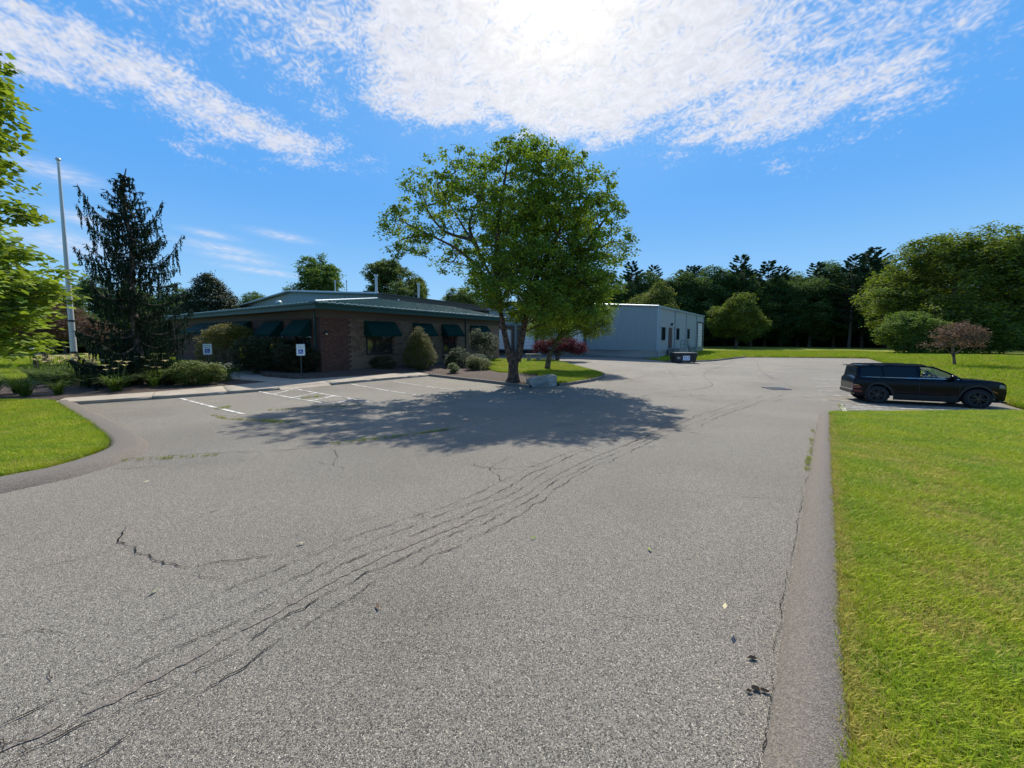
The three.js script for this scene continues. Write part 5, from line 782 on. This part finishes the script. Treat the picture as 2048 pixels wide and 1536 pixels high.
// the weeping conifer: upswept boughs hung with long limp sprays
{
  const r = rng(910), t = thing('weeping_conifer', 'dark weeping conifer with drooping sprays beside the flagpole', 'tree', [-20.9, G(19.2) + 0.1, 19.2]), L = new Leaves(240000), geos = [], H = 11.7;
  const spine = [[0, -0.1, 0], [0.1, 2, 0], [0, 5, 0.05], [0.15, 7.6, 0], [-0.1, 9.4, 0], [-0.1, 10.8, 0], [0.12, 11.7, 0]].map(vec); geos.push(tube(new THREE.CatmullRomCurve3(spine).getPoints(30), Array.from({ length: 31 }, (_, i) => lerp(0.24, 0.02, Math.pow(i / 30, 0.8))), 10));
  const cv = new THREE.CatmullRomCurve3(spine);
  const spray = (x, y, z, len) => { let px = x, py = y, pz = z; const n = Math.max(3, Math.round(len / 0.12)), sx = (r() - 0.5) * 0.25, sz = (r() - 0.5) * 0.25, v = 0.7 + 0.6 * r(); for (let i = 0; i < n; i++) { const s = 0.16 * (1 - 0.4 * i / n); for (let q = 0; q < 2; q++) { const a = r() * 6.283; L.add(px, py, pz, Math.cos(a) * 0.28 + sx, -1, Math.sin(a) * 0.28 + sz, s * (1.1 + 0.6 * r()), 0.05, r() * 3, 0.018 * v, 0.036 * v, 0.018 * v); } px += sx * 0.12; pz += sz * 0.12; py -= len / n; } };
  const bough = (h, a, len, rise) => {
    const p = cv.getPoint(clamp(h / H)), pts = [], n = 12; for (let i = 0; i <= n; i++) { const u = i / n; pts.push(new THREE.Vector3(p.x + Math.cos(a) * len * u, p.y - len * 0.22 * Math.sin(u * Math.PI * 0.9) + rise * Math.pow(u, 2.2), p.z + Math.sin(a) * len * u)); }
    geos.push(tube(pts, pts.map((_, i) => lerp(0.05, 0.012, i / n)), 5, false));
    const c = new THREE.CatmullRomCurve3(pts), m = Math.round(len * 15); for (let i = 0; i < m; i++) { const u = 0.08 + 0.92 * Math.pow((i + r()) / m, 0.85), q = c.getPoint(u), tip = 1 - sstep(0.75, 1, u); const sl = (0.4 + 0.95 * r()) * (0.35 + 0.75 * tip) * clamp(len / 2.2, 0.35, 1.15); spray(q.x + (r() - 0.5) * 0.22, q.y + 0.03, q.z + (r() - 0.5) * 0.22, sl); const b = r() * 6.28; L.add(q.x, q.y, q.z, Math.cos(a) + Math.cos(b) * 0.6, 0.3 * r() - 0.3, Math.sin(a) + Math.sin(b) * 0.6, 0.25, 0.06, r() * 3, 0.02, 0.04, 0.02); }
  };
  for (let h = 0.9; h < 11.0; h += 0.3) { const k = h / H, n = k > 0.9 ? 2 : k > 0.62 ? 3 : 3 + Math.round(r()); for (let j = 0; j < n; j++) { const len = Math.max(0.18, lerp(2.75, 0.16, Math.pow(clamp((k - 0.16) / 0.82), 0.85)) * (0.5 + 0.55 * r())); bough(h + r() * 0.3, j * 6.283 / n + r() * 1.8, len, len * (0.05 + 0.4 * r()) * (k > 0.25 ? 1.0 : 0.3)); } }
  for (const [h, a, len, rise] of [[7.6, 3.1, 2.4, 1.8], [6.6, 3.2, 3.0, 1.8], [7.0, 0.1, 2.2, 1.4], [5.2, 0.0, 2.8, 1.6], [5.2, 3.0, 2.7, 0.9], [2.8, 0.05, 3.3, 1.1], [2.4, 3.15, 3.3, 0.6], [4.0, 3.3, 2.9, 0.9], [1.6, 3.1, 3.3, 0.3]]) bough(h, a, len, rise);
  mesh('trunk', geos, bark, t); mesh('crown', L.geometry(), needle, t);
}
// the maple at the frame's edge, its boughs over the lawn
tree('maple_tree', 'maple with bright sunlit leafy boughs at the edge of the small lawn', null, [-19.9, G(9.5) + 0.1, 9.6], { seed: 920, lobes: [[4.2, 8.4, 0, 1.6, 1.0, 1.7], [3.8, 7.1, 0.2, 1.8, 0.9, 1.8], [4.2, 6.0, -0.2, 1.3, 0.6, 1.5], [4.2, 9.6, 0, 1.6, 1, 1.6], [3.9, 10.5, 0, 1.6, 0.8, 1.6], [2.6, 11, 0, 2, 1, 2], [5.0, 3.9, 0, 1.9, 0.75, 1.6], [4.7, 3.0, 0.3, 2.1, 0.7, 1.7], [4.2, 2.1, 0.2, 2.0, 0.55, 1.6], [5.9, 3.45, 0.1, 1.0, 0.45, 0.9], [1, 5, -1, 2.6, 2, 2.4], [0, 9, 0, 3, 2, 3], [-2.5, 6, 0, 2.6, 2, 2.6], [5.3, 4.6, 0.4, 1.2, 0.4, 1]], clumps: 1500, per: 34, clump: 0.26, leaf: 0.19, wide: 0.85, droop: 0.45, shell: 0.4, tints: [[0.10, 0.18, 0.010], [0.33, 0.42, 0.03]], path: [[0, -0.1, 0], [0, 2, 0], [0.1, 5, 0], [0, 9, 0]], radii: [0.34, 0.28, 0.2, 0.08], twigs: 160, base: 0.2 });

// shrubs: dense mounds of small leaves
function shrub(name, label, group, [x, Z], lobes, o) {
  const r = rng(o.seed), s = thing(name, label, 'shrub', [x, G(Z) + 0.09, Z], 0, group), L = new Leaves(Math.round(o.clumps * o.per * 1.3) + 500);
  const c = crown(L, lobes, { clump: 0.11, leaf: 0.07, wide: 0.6, droop: -0.3, shell: 0.75, ...o }, r), geos = [];
  for (let i = 0; i < 14; i++) { const to = vec(c[Math.floor(r() * c.length)]); geos.push(limb(vec([to.x * 0.25, -0.08, to.z * 0.25]), to, 0.03, 0.008, r, 0.1, 3, 5)[0]); }
  mesh('stems', geos, bark, s); mesh('foliage', L.geometry(), o.mat ?? waxy, s); return s;
}
shrub('golden_shrub', 'golden topped dome shrub by the entrance awning', null, [-21.6, 26.2], [[0, 1.7, 0, 2.0, 1.9, 1.8], [0.3, 2.7, 0, 1.5, 0.9, 1.4]], { seed: 930, clumps: 1300, per: 26, leaf: 0.08, tints: [[0.10, 0.10, 0.01], [0.30, 0.25, 0.02]] });
shrub('dark_hedge', 'broad dark green hedge shrub against the entrance wall', 'hedge shrubs along the entrance wall', [-17.3, 24.7], [[0, 1.3, 0, 1.8, 1.4, 1.4], [-1.2, 1.5, 0.2, 1.2, 1.2, 1.2], [1.3, 1.2, 0, 1.3, 1.2, 1.2]], { seed: 931, clumps: 1000, per: 26, leaf: 0.10, tints: [[0.02, 0.05, 0.008], [0.06, 0.10, 0.018]] });
shrub('dark_hedge', 'loose dark hedge shrub with reddish sprays at the brick corner', 'hedge shrubs along the entrance wall', [-14.35, 23.25], [[0, 1.0, 0, 1.4, 1.0, 0.8], [0.8, 1.2, 0, 0.8, 0.7, 0.7], [-0.8, 1.2, 0, 0.9, 0.9, 0.7]], { seed: 932, clumps: 800, per: 24, leaf: 0.10, tints: [[0.025, 0.045, 0.008], [0.09, 0.075, 0.025]] });
shrub('cone_shrub', 'clipped yellow green cone shrub against the block wall', null, [-7.4, 27.6], [[0, 1.05, 0, 1.35, 1.1, 1.3], [0, 1.9, 0, 1.0, 1.1, 1.0], [-0.08, 2.7, 0, 0.5, 0.75, 0.5]], { seed: 933, clumps: 1500, per: 26, leaf: 0.06, tints: [[0.07, 0.085, 0.01], [0.2, 0.19, 0.025]] });
shrub('low_shrub', 'low pale green mound shrub on the bark mulch near the birch', null, [-2.6, 27.6], [[0, 0.45, 0, 0.95, 0.5, 0.8], [-0.5, 0.6, 0.3, 0.6, 0.5, 0.5]], { seed: 934, clumps: 420, per: 24, leaf: 0.07, tints: [[0.08, 0.10, 0.02], [0.22, 0.24, 0.06]] });
shrub('blue_shrub', 'small blue green shrub behind the pale mound on the mulch', null, [-2.5, 29.3], [[-0.5, 0.6, 0, 0.9, 0.6, 0.7]], { seed: 935, clumps: 260, per: 22, leaf: 0.07, tints: [[0.05, 0.09, 0.05], [0.13, 0.19, 0.11]] });
shrub('small_rhododendron', 'little leafy bush alone on the bark mulch', null, [-4.2, 24.9], [[0, 0.35, 0, 0.35, 0.38, 0.35]], { seed: 936, clumps: 60, per: 18, leaf: 0.11, wide: 0.45, tints: [[0.06, 0.10, 0.02], [0.16, 0.2, 0.05]] });
shrub('dark_bush', 'dark leafy bush against the block wall beside the cone shrub', null, [-4.5, 29.6], [[0, 0.8, 0, 1.0, 0.9, 0.8], [-0.5, 0.5, 0.4, 0.7, 0.6, 0.6]], { seed: 937, clumps: 380, per: 24, leaf: 0.09, tints: [[0.02, 0.045, 0.01], [0.06, 0.1, 0.02]] });
shrub('tall_bush', 'tall loose bush with pale sprays near the far end of the block wall', null, [-2.9, 33], [[0, 1.5, 0, 1.1, 1.5, 0.9], [0.8, 2.1, 0, 0.8, 0.9, 0.7], [-0.5, 2.6, 0, 0.7, 0.8, 0.6]], { seed: 938, clumps: 520, per: 22, clump: 0.16, leaf: 0.1, tints: [[0.02, 0.05, 0.012], [0.10, 0.13, 0.04]] });
shrub('window_bush', 'small dark bush under the first block wall window', null, [-9.75, 26.1], [[0, 0.62, 0, 0.9, 0.6, 0.6]], { seed: 939, clumps: 240, per: 22, leaf: 0.08, tints: [[0.015, 0.035, 0.008], [0.05, 0.08, 0.015]] });
shrub('round_bush', 'round bright green bush at the edge of the concrete walk', null, [-17.6, 19.1], [[0, 0.62, 0, 1.05, 0.68, 0.95], [0.7, 0.6, -0.2, 0.6, 0.5, 0.6], [-0.5, 0.8, 0, 0.7, 0.5, 0.7]], { seed: 940, clumps: 700, per: 26, leaf: 0.075, tints: [[0.09, 0.13, 0.01], [0.21, 0.25, 0.03]] });
shrub('small_bush', 'small round bush between the conifer trunk and the bright green bush', null, [-19.3, 19.4], [[0, 0.42, 0, 0.55, 0.46, 0.5]], { seed: 941, clumps: 260, per: 24, leaf: 0.07, tints: [[0.04, 0.075, 0.01], [0.12, 0.16, 0.025]] });
// white daisies behind the round bush
{
  const r = rng(950), d = thing('daisy_clump', 'clump of white daisies behind the bright green bush', 'flowers', [-18.3, G(20.7) + 0.1, 20.7]), L = new Leaves(12000), st = [], fl = [], eye = [];
  for (let i = 0; i < 130; i++) {
    const x = (r() - 0.5) * 3.4, z = (r() - 0.5) * 1.2, h = 0.75 + 0.35 * r(); st.push(tube([vec([x * 0.8, -0.05, z * 0.8]), vec([x, h, z])], 0.006, 4, false));
    for (let q = 0; q < 26; q++) L.add(x * 0.9 + (r() - 0.5) * 0.2, r() * h * 0.85, z * 0.9 + (r() - 0.5) * 0.2, r() - 0.5, 0.6 * r(), r() - 0.5, 0.12, 0.03, r() * 3, 0.07 + 0.06 * r(), 0.13 + 0.06 * r(), 0.015);
    for (let q = 0; q < 9; q++) { const a = q / 9 * 6.283, g = new THREE.BufferGeometry(), c = Math.cos(a), s = Math.sin(a), w = 0.014; g.setAttribute('position', new THREE.Float32BufferAttribute([x + c * 0.012 - s * w, h, z + s * 0.012 + c * w, x + c * 0.012 + s * w, h, z + s * 0.012 - c * w, x + c * 0.06, h - 0.008, z + s * 0.06], 3)); g.computeVertexNormals(); fl.push(g); }
    const e = new THREE.SphereGeometry(0.016, 6, 4); e.translate(x, h, z); eye.push(e);
  }
  mesh('stems', st, flat(0.06, 0.1, 0.02), d); mesh('leaves', L.geometry(), foliage, d); const p = mesh('petals', fl, phys({ color: rgb(0.8, 0.8, 0.78), transmission: 0.3, thickness: 0, side: THREE.DoubleSide }), d); p.userData.kind = 'stuff'; mesh('flower_eyes', eye, flat(0.5, 0.33, 0.03), d).userData.kind = 'stuff';
}
// daylilies: fountains of strap leaves with pale flowers
{
  const r = rng(960), proto = [0, 1, 2].map((k) => {
    const L = new Leaves(1200), rr = rng(961 + k);
    for (let i = 0; i < 90; i++) { const a = rr() * 6.283, len = 0.55 + 0.4 * rr(), out = 0.35 + 0.45 * rr(); let x = (rr() - 0.5) * 0.15, y = 0, z = (rr() - 0.5) * 0.15; for (let s = 0; s < 4; s++) { const u = s / 4, dy = Math.cos(u * 2.2) * 0.9, dr = 0.35 + u * out * 1.4; const v = 0.8 + 0.4 * rr(); L.add(x, y, z, Math.cos(a) * dr, dy, Math.sin(a) * dr, len * 0.36, 0.03 * (1 - 0.18 * s), Math.PI * 0 + (rr() - 0.5) * 0.6, 0.10 * v, 0.16 * v, 0.014 * v); const l = Math.hypot(dr, dy); x += Math.cos(a) * dr / l * len * 0.26; z += Math.sin(a) * dr / l * len * 0.26; y += dy / l * len * 0.26; } }
    return L.geometry();
  });
  const petal = phys({ color: rgb(0.62, 0.52, 0.22), transmission: 0.3, thickness: 0, side: THREE.DoubleSide }), stalkMat = flat(0.06, 0.1, 0.02);
  const bloom = (() => { const geos = []; for (let q = 0; q < 6; q++) { const a = q / 6 * 6.283, c = Math.cos(a), s = Math.sin(a), g = new THREE.BufferGeometry(), w = 0.028; g.setAttribute('position', new THREE.Float32BufferAttribute([0, 0, 0, c * 0.06 - s * w, 0.05, s * 0.06 + c * w, c * 0.06 + s * w, 0.05, s * 0.06 - c * w, c * 0.06 - s * w, 0.05, s * 0.06 + c * w, c * 0.11, 0.045, s * 0.11, c * 0.06 + s * w, 0.05, s * 0.06 - c * w], 3)); g.computeVertexNormals(); geos.push(g); } return merge(geos); })();
  const spots = []; for (let i = 0; i < 46; i++) { const t = r(), w = r(); spots.push([lerp(-29, -18.9, t) + (r() - 0.5), lerp(lerp(20.6, 16.2, t), lerp(22.6, 18.6, t), w)]); } for (const q of [[-23.6, 14.8], [-22.2, 14.6], [-24.6, 15.4], [-21.2, 14.9], [-25.6, 16.2], [-20.4, 15.4], [-22.8, 15.8]]) spots.push(q);
  spots.forEach(([x, Z], i) => {
    const d = thing('daylily', i < 46 ? 'arching daylily clump in the bed around the flagpole and conifer' : 'arching grassy clump at the corner of the small lawn', 'flowers', [x, G(Z) + 0.09, Z], r() * 6.28, i < 46 ? 'daylilies in the flagpole bed' : 'grassy clumps at the lawn corner'); const s = 1.25 + 0.5 * r(); d.scale.set(s, s, s);
    mesh('leaves', proto[i % 3], foliage, d);
    if (i < 46) for (let k = 0; k < 3; k++) { const a = r() * 6.28, h = 0.75 + 0.25 * r(), o = 0.15 + 0.2 * r(); const f = mesh('flower', bloom, petal, d); f.position.set(Math.cos(a) * o, h, Math.sin(a) * o); mesh('stalk', tube([vec([-Math.cos(a) * o * 0.8, -h, -Math.sin(a) * o * 0.8]), vec([0, 0.005, 0])], 0.007, 4, false), stalkMat, f); }
  });
}

// ------------------------------------------------------------------ trees further off
function roundLobes(r, R, H, y0, n) { const out = [[0, y0 + H * 0.5, 0, R * 0.75, H * 0.42, R * 0.75]]; for (let i = 0; i < n; i++) { const a = r() * 6.283, k = (i + 0.5) / n, y = y0 + H * (0.1 + 0.85 * k), w = Math.sin(Math.PI * clamp(0.12 + 0.8 * k)) * R * (0.6 + 0.2 * r()); out.push([Math.cos(a) * w, y, Math.sin(a) * w, R * (0.2 + 0.26 * r()), H * (0.09 + 0.12 * r()), R * (0.2 + 0.26 * r())]); } return out; }
function roundTree(name, label, group, pos, seed, R, H, y0, o = {}) {
  const r = rng(seed), lobes = roundLobes(r, R, H, y0, o.n ?? 16);
  return tree(name, label, group, pos, { seed: seed + 1, lobes, limbs: lobes.slice(0, 9), clumps: o.clumps ?? 900, per: o.per ?? 26, clump: o.clump ?? 0.5, leaf: o.leaf ?? 0.34, droop: 0.4, shell: 0.7, tints: o.tints ?? GREEN, path: [[0, -0.3, 0], [0.1, y0 * 0.6 + 0.4, 0], [0, y0 + H * 0.35, 0], [0, y0 + H * 0.7, 0]], radii: [R * 0.055 + 0.08, R * 0.05 + 0.05, R * 0.035 + 0.04, 0.05], twigs: 20, mat: o.mat });
}
const FL = GR + 0.09;
roundTree('field_tree', 'round green tree alone in the field before the woods', null, [50.6, FL, 78], 1001, 5.6, 9.6, 1.6, { clumps: 1100, leaf: 0.36, clump: 0.55, tints: [[0.07, 0.13, 0.010], [0.23, 0.28, 0.02]] });
roundTree('great_maple', 'huge dense rounded maple standing at the edge of the field', null, [70.5, FL, 55.5], 1003, 10.8, 17.8, 0.3, { n: 46, clumps: 3600, per: 28, leaf: 0.4, clump: 0.62, tints: [[0.05, 0.115, 0.008], [0.22, 0.27, 0.018]] });
roundTree('field_bush', 'big leafy bush at the foot of the huge maple', null, [58.5, FL, 50.5], 1005, 4.0, 6.0, 0.1, { clumps: 800, leaf: 0.28, clump: 0.36, tints: [[0.06, 0.13, 0.012], [0.2, 0.28, 0.03]] });
// the two purple-leaved trees
tree('plum_tree', 'small spreading purple leaved tree on the slope behind the parked car', null, [38.7, FL + mound(38.7, 30.2), 30.2], { seed: 1010, lobes: [[-1.5, 1.9, 0, 0.9, 0.35, 0.9], [1.4, 2.0, 0, 1.0, 0.4, 0.9], [0.1, 2.4, 0.3, 1.5, 0.5, 1.3], [0.3, 3.0, 0, 1.4, 0.5, 1.2], [-0.8, 2.8, 0, 1.0, 0.45, 1.0], [1.2, 2.8, 0.2, 1.0, 0.45, 0.9], [0.5, 3.5, 0, 0.9, 0.35, 0.8], [-0.4, 3.4, 0, 0.7, 0.3, 0.7]], clumps: 250, per: 13, clump: 0.26, leaf: 0.17, wide: 0.5, droop: -0.35, tints: [[0.08, 0.045, 0.03], [0.23, 0.14, 0.085]], path: [[0.2, -0.1, 0], [0.05, 0.8, 0], [-0.1, 1.6, 0], [0, 2.4, 0]], radii: [0.11, 0.09, 0.08, 0.03], twigs: 120 });
tree('plum_tree', 'purple leaved tree on the lawn beyond the flagpole', null, [-43.5, GR + 0.07, 32.5], { seed: 1011, lobes: [[-2, 3.6, 0, 2, 1.1, 2], [1.6, 3.6, 0, 2.2, 1.2, 2], [0, 4.6, 0, 2.4, 1.2, 2.2], [3.6, 3.2, 0, 1.6, 1.1, 1.6], [4.8, 2.6, 0, 1.2, 0.8, 1.3]], clumps: 620, per: 24, clump: 0.36, leaf: 0.2, droop: 0.2, tints: PURPLE, path: [[-0.5, -0.1, 0], [-0.5, 1.2, 0], [-0.2, 2.5, 0], [0, 4, 0]], radii: [0.22, 0.19, 0.15, 0.06] });
// a dark pyramidal tree and the trees behind the metal building
tree('pyramid_tree', 'dark pyramidal tree standing beyond the entrance end of the office', null, [-45.2, GR, 52], { seed: 1012, lobes: [[0, 3, 0, 5.2, 3.2, 4.8], [0, 5.6, 0, 4.4, 2.6, 4.2], [0.2, 8, 0, 3.1, 2.2, 3], [0.1, 10, 0, 1.7, 1.8, 1.7], [-1.5, 5, 1, 3, 2, 3], [1.8, 4.2, 1, 3, 2.4, 3], [0, 11, 0, 0.8, 1.2, 0.8]], clumps: 3000, per: 26, clump: 0.42, leaf: 0.26, shell: 0.8, tints: [[0.018, 0.04, 0.012], [0.05, 0.075, 0.018]], path: [[0, -0.3, 0], [0, 4, 0], [0, 8, 0], [0, 11, 0]], radii: [0.3, 0.22, 0.12, 0.04], mat: waxy });
const behind = 'trees behind the metal building';
roundTree('yard_tree', 'tall rounded tree rising behind the ridge of the metal building', behind, [-46, GR, 84], 1020, 6.6, 15.5, 5.5, { clumps: 1500, leaf: 0.45 });
roundTree('yard_tree', 'broad green tree rising behind the rooftop pipes', behind, [-28, GR, 86], 1022, 9.0, 15.5, 5.5, { clumps: 2000, leaf: 0.48, tints: [[0.055, 0.105, 0.012], [0.15, 0.2, 0.022]] });
roundTree('yard_tree', 'pale green tree showing between the roof end and the birch', behind, [-12, GR, 84], 1024, 6.4, 10.5, 3, { clumps: 1100, leaf: 0.42, tints: [[0.075, 0.125, 0.014], [0.17, 0.22, 0.03]] });
roundTree('yard_tree', 'yellow green rounded tree over the warehouse roof', behind, [29, GR, 70], 1026, 5.4, 9, 3.2, { clumps: 700, leaf: 0.36, tints: [[0.08, 0.12, 0.012], [0.18, 0.21, 0.025]] });

// white pines: whorls of level boughs with brushy tufts
function pine(name, label, group, pos, seed, H, W, o = {}) {
  const r = rng(seed), t = thing(name, label, 'tree', pos, r() * 6.28, group), L = new Leaves(16000), geos = [tube([0, 0.3, 0.6, 0.85, 1].map((k) => new THREE.Vector3(0.15 * Math.sin(k * 5), k * H - (k ? 0 : 0.3), 0.1 * Math.sin(k * 7))), [0.36, 0.29, 0.19, 0.09, 0.02], 8)];
  for (let h = H * (o.from ?? 0.22); h < H * 0.99; h += H * 0.028) {
    const k = h / H, n = 4 + Math.floor(r() * 2); for (let j = 0; j < n; j++) {
      const a = j * 6.283 / n + r() * 1.5, len = W * (k < 0.45 ? lerp(0.7, 1, (k - 0.2) / 0.25) : Math.pow((1.02 - k) / 0.57, 0.75)) * (0.5 + 0.6 * r()), up = len * (0.1 + 0.3 * k), b = new THREE.Vector3(Math.cos(a) * len, h + up, Math.sin(a) * len);
      geos.push(tube([new THREE.Vector3(0, h, 0), new THREE.Vector3(b.x * 0.6, h + up * 0.4, b.z * 0.6), b], [0.06, 0.04, 0.015], 4, false));
      const m = Math.round(7 + len * 9); for (let q = 0; q < m; q++) { const u = 0.3 + 0.72 * Math.sqrt(r()), s = (r() - 0.5) * len * 0.38 * (1.1 - u * 0.5), x = b.x * u - Math.sin(a) * s, z = b.z * u + Math.cos(a) * s, y = h + up * u * u + (r() - 0.3) * 0.22, v = 0.7 + 0.6 * r(), e = a + s * 0.6 + (r() - 0.5) * 1.2; L.add(x, y, z, Math.cos(e), 0.35 + 0.5 * r(), Math.sin(e), 0.65 + 0.4 * r(), 0.34, r() * 3, 0.03 * v, 0.066 * v, 0.026 * v); }
    }
  }
  mesh('trunk', geos, bark, t); mesh('crown', L.geometry(), needle, t); return t;
}
const pines = [pine('pine_tree', 'tall dark pine standing up out of the woods behind the warehouse', 'pines in the woods beyond the field', [33, GR, 96], 1100, 23, 5.6), pine('pine_tree', 'tall dark pine standing up out of the woods behind the field', 'pines in the woods beyond the field', [60, GR, 92], 1101, 24, 5.6, { from: 0.3 }), pine('pine_tree', 'tall dark pine standing up out of the woods behind the field', 'pines in the woods beyond the field', [68, GR, 93], 1102, 22.5, 6.2)];
const oaks = [roundTree('woodland_tree', 'dark leafy tree in the edge of the woods beyond the field', 'leafy trees in the woods beyond the field', [45, GR, 94], 1110, 6.8, 16.5, 2.2, { clumps: 1100, leaf: 0.5, clump: 0.7, tints: DEEP }), roundTree('woodland_tree', 'dark leafy tree in the edge of the woods beyond the field', 'leafy trees in the woods beyond the field', [54, GR, 97], 1112, 7.4, 17.5, 2.5, { clumps: 1100, leaf: 0.5, clump: 0.7, tints: [[0.04, 0.105, 0.012], [0.12, 0.19, 0.02]] }), roundTree('woodland_tree', 'dark leafy tree in the edge of the woods beyond the field', 'leafy trees in the woods beyond the field', [76, GR, 92], 1114, 6.2, 15, 2.4, { clumps: 1000, leaf: 0.48, clump: 0.7, tints: [[0.05, 0.11, 0.012], [0.15, 0.2, 0.02]] })];
{
  const r = rng(1200), wl = 'dark leafy tree in the edge of the woods beyond the field', pl = 'tall dark pine standing up out of the woods behind the field';
  const put = (list, i, x, Z, s, label, group) => copyOf(list[i % 3], [x, GR, Z], r() * 6.28, [s * (0.95 + 0.15 * r()), s, s], label, group);
  [[25, 98, 0.93], [40, 99, 0.95], [47, 96, 0.92], [51.5, 101, 1.0], [55.5, 104, 0.98], [64, 99, 1.0], [74, 96, 0.95], [80, 92, 0.92], [84, 83, 1.0], [79, 81, 0.93], [89, 86, 1.02], [97, 80, 1.0], [110, 76, 1.05], [118, 82, 1.1], [104, 88, 1.05], [37, 106, 0.95], [29, 104, 0.9], [88, 72, 1.0], [112, 92, 1.05], [70, 104, 0.95]].forEach(([x, Z, s], i) => put(pines, i, x, Z, s, pl, 'pines in the woods beyond the field'));
  [[30, 93, 0.85], [36, 94, 0.9], [41, 93, 0.82], [49, 92, 0.9], [58, 95, 0.95], [63, 91, 0.92], [70, 90, 0.9], [66, 97, 0.95], [81, 87, 0.9], [74, 86, 0.85], [85, 78, 0.85], [92, 78, 0.8], [101, 74, 0.74], [108, 70, 0.76], [98, 64, 0.62], [107, 60, 0.66], [116, 62, 0.72], [90, 84, 1.0], [44, 101, 0.95], [52, 107, 1.0], [60, 104, 1.0], [78, 99, 1.05], [87, 94, 1.05], [34, 100, 0.9], [24, 95, 0.85], [19, 99, 0.85], [72, 101, 1], [66, 108, 1], [98, 92, 1.05], [38, 111, 1], [80, 106, 1.05], [124, 70, 1.1], [122, 54, 0.72]].forEach(([x, Z, s], i) => put(oaks, i, x, Z, s, wl, 'leafy trees in the woods beyond the field'));
  // low growth that closes the foot of the woods
  const low = roundTree('undergrowth_bush', 'low dark bush at the foot of the woods', 'bushes along the foot of the woods', [36, GR, 90.5], 1210, 3.4, 4.2, -0.4, { clumps: 340, leaf: 0.42, clump: 0.5, tints: [[0.018, 0.04, 0.010], [0.045, 0.075, 0.016]] });
  for (let i = 0; i < 46; i++) { const t = i / 45, x = lerp(24, 116, t), Z = (t < 0.55 ? 95 : lerp(95, 66, (t - 0.55) / 0.45)) + (r() - 0.3) * 9; copyOf(low, [x + (r() - 0.5) * 2, GR, Z + 3], r() * 6.28, [0.9 + 0.6 * r(), 0.7 + 0.9 * r(), 0.9 + 0.6 * r()]); }
  // woods beyond the left lawn and behind the office
  const lg = 'trees along the far side of the left lawn';
  [[-64, 58, 0.42], [-58, 62, 0.4], [-52, 66, 0.45], [-70, 54, 0.5], [-78, 56, 0.6], [-88, 60, 0.6], [-98, 62, 0.75], [-72, 74, 0.62], [-62, 76, 0.55], [-84, 76, 0.7], [-95, 78, 0.75], [-110, 72, 0.8], [-56, 82, 0.52], [-66, 88, 0.6], [-50, 96, 0.62], [-40, 102, 0.7], [-74, 100, 0.7], [-104, 98, 0.85], [-20, 108, 0.72], [-6, 104, 0.7], [4, 100, 0.72], [12, 98, 0.75], [17, 92, 0.72]].forEach(([x, Z, s], i) => { const c = copyOf(oaks[i % 3], [x, GR, Z], r() * 6.28, [s * 1.15, s, s * 1.1], i < 17 ? 'leafy tree along the far side of the left lawn' : 'leafy tree far behind the metal building', i < 17 ? lg : 'trees far behind the metal building'); });
  for (const [x, Z, s] of [[-53, 88, 0.62], [-59, 92, 0.58], [-90, 84, 0.7]]) put(pines, 1, x, Z, s, 'distant pine showing past the end of the office roof', 'distant pines beyond the office');
  for (let i = 0; i < 16; i++) copyOf(low, [lerp(-112, -46, i / 15), GR, 52 + r() * 8 + i * 0.6], r() * 6.28, [1.1, 0.7 + 0.4 * r(), 1.1], 'low dark bush along the far side of the left lawn', 'bushes beyond the left lawn');
}

shadows(scene);
renderer.render(scene, camera);
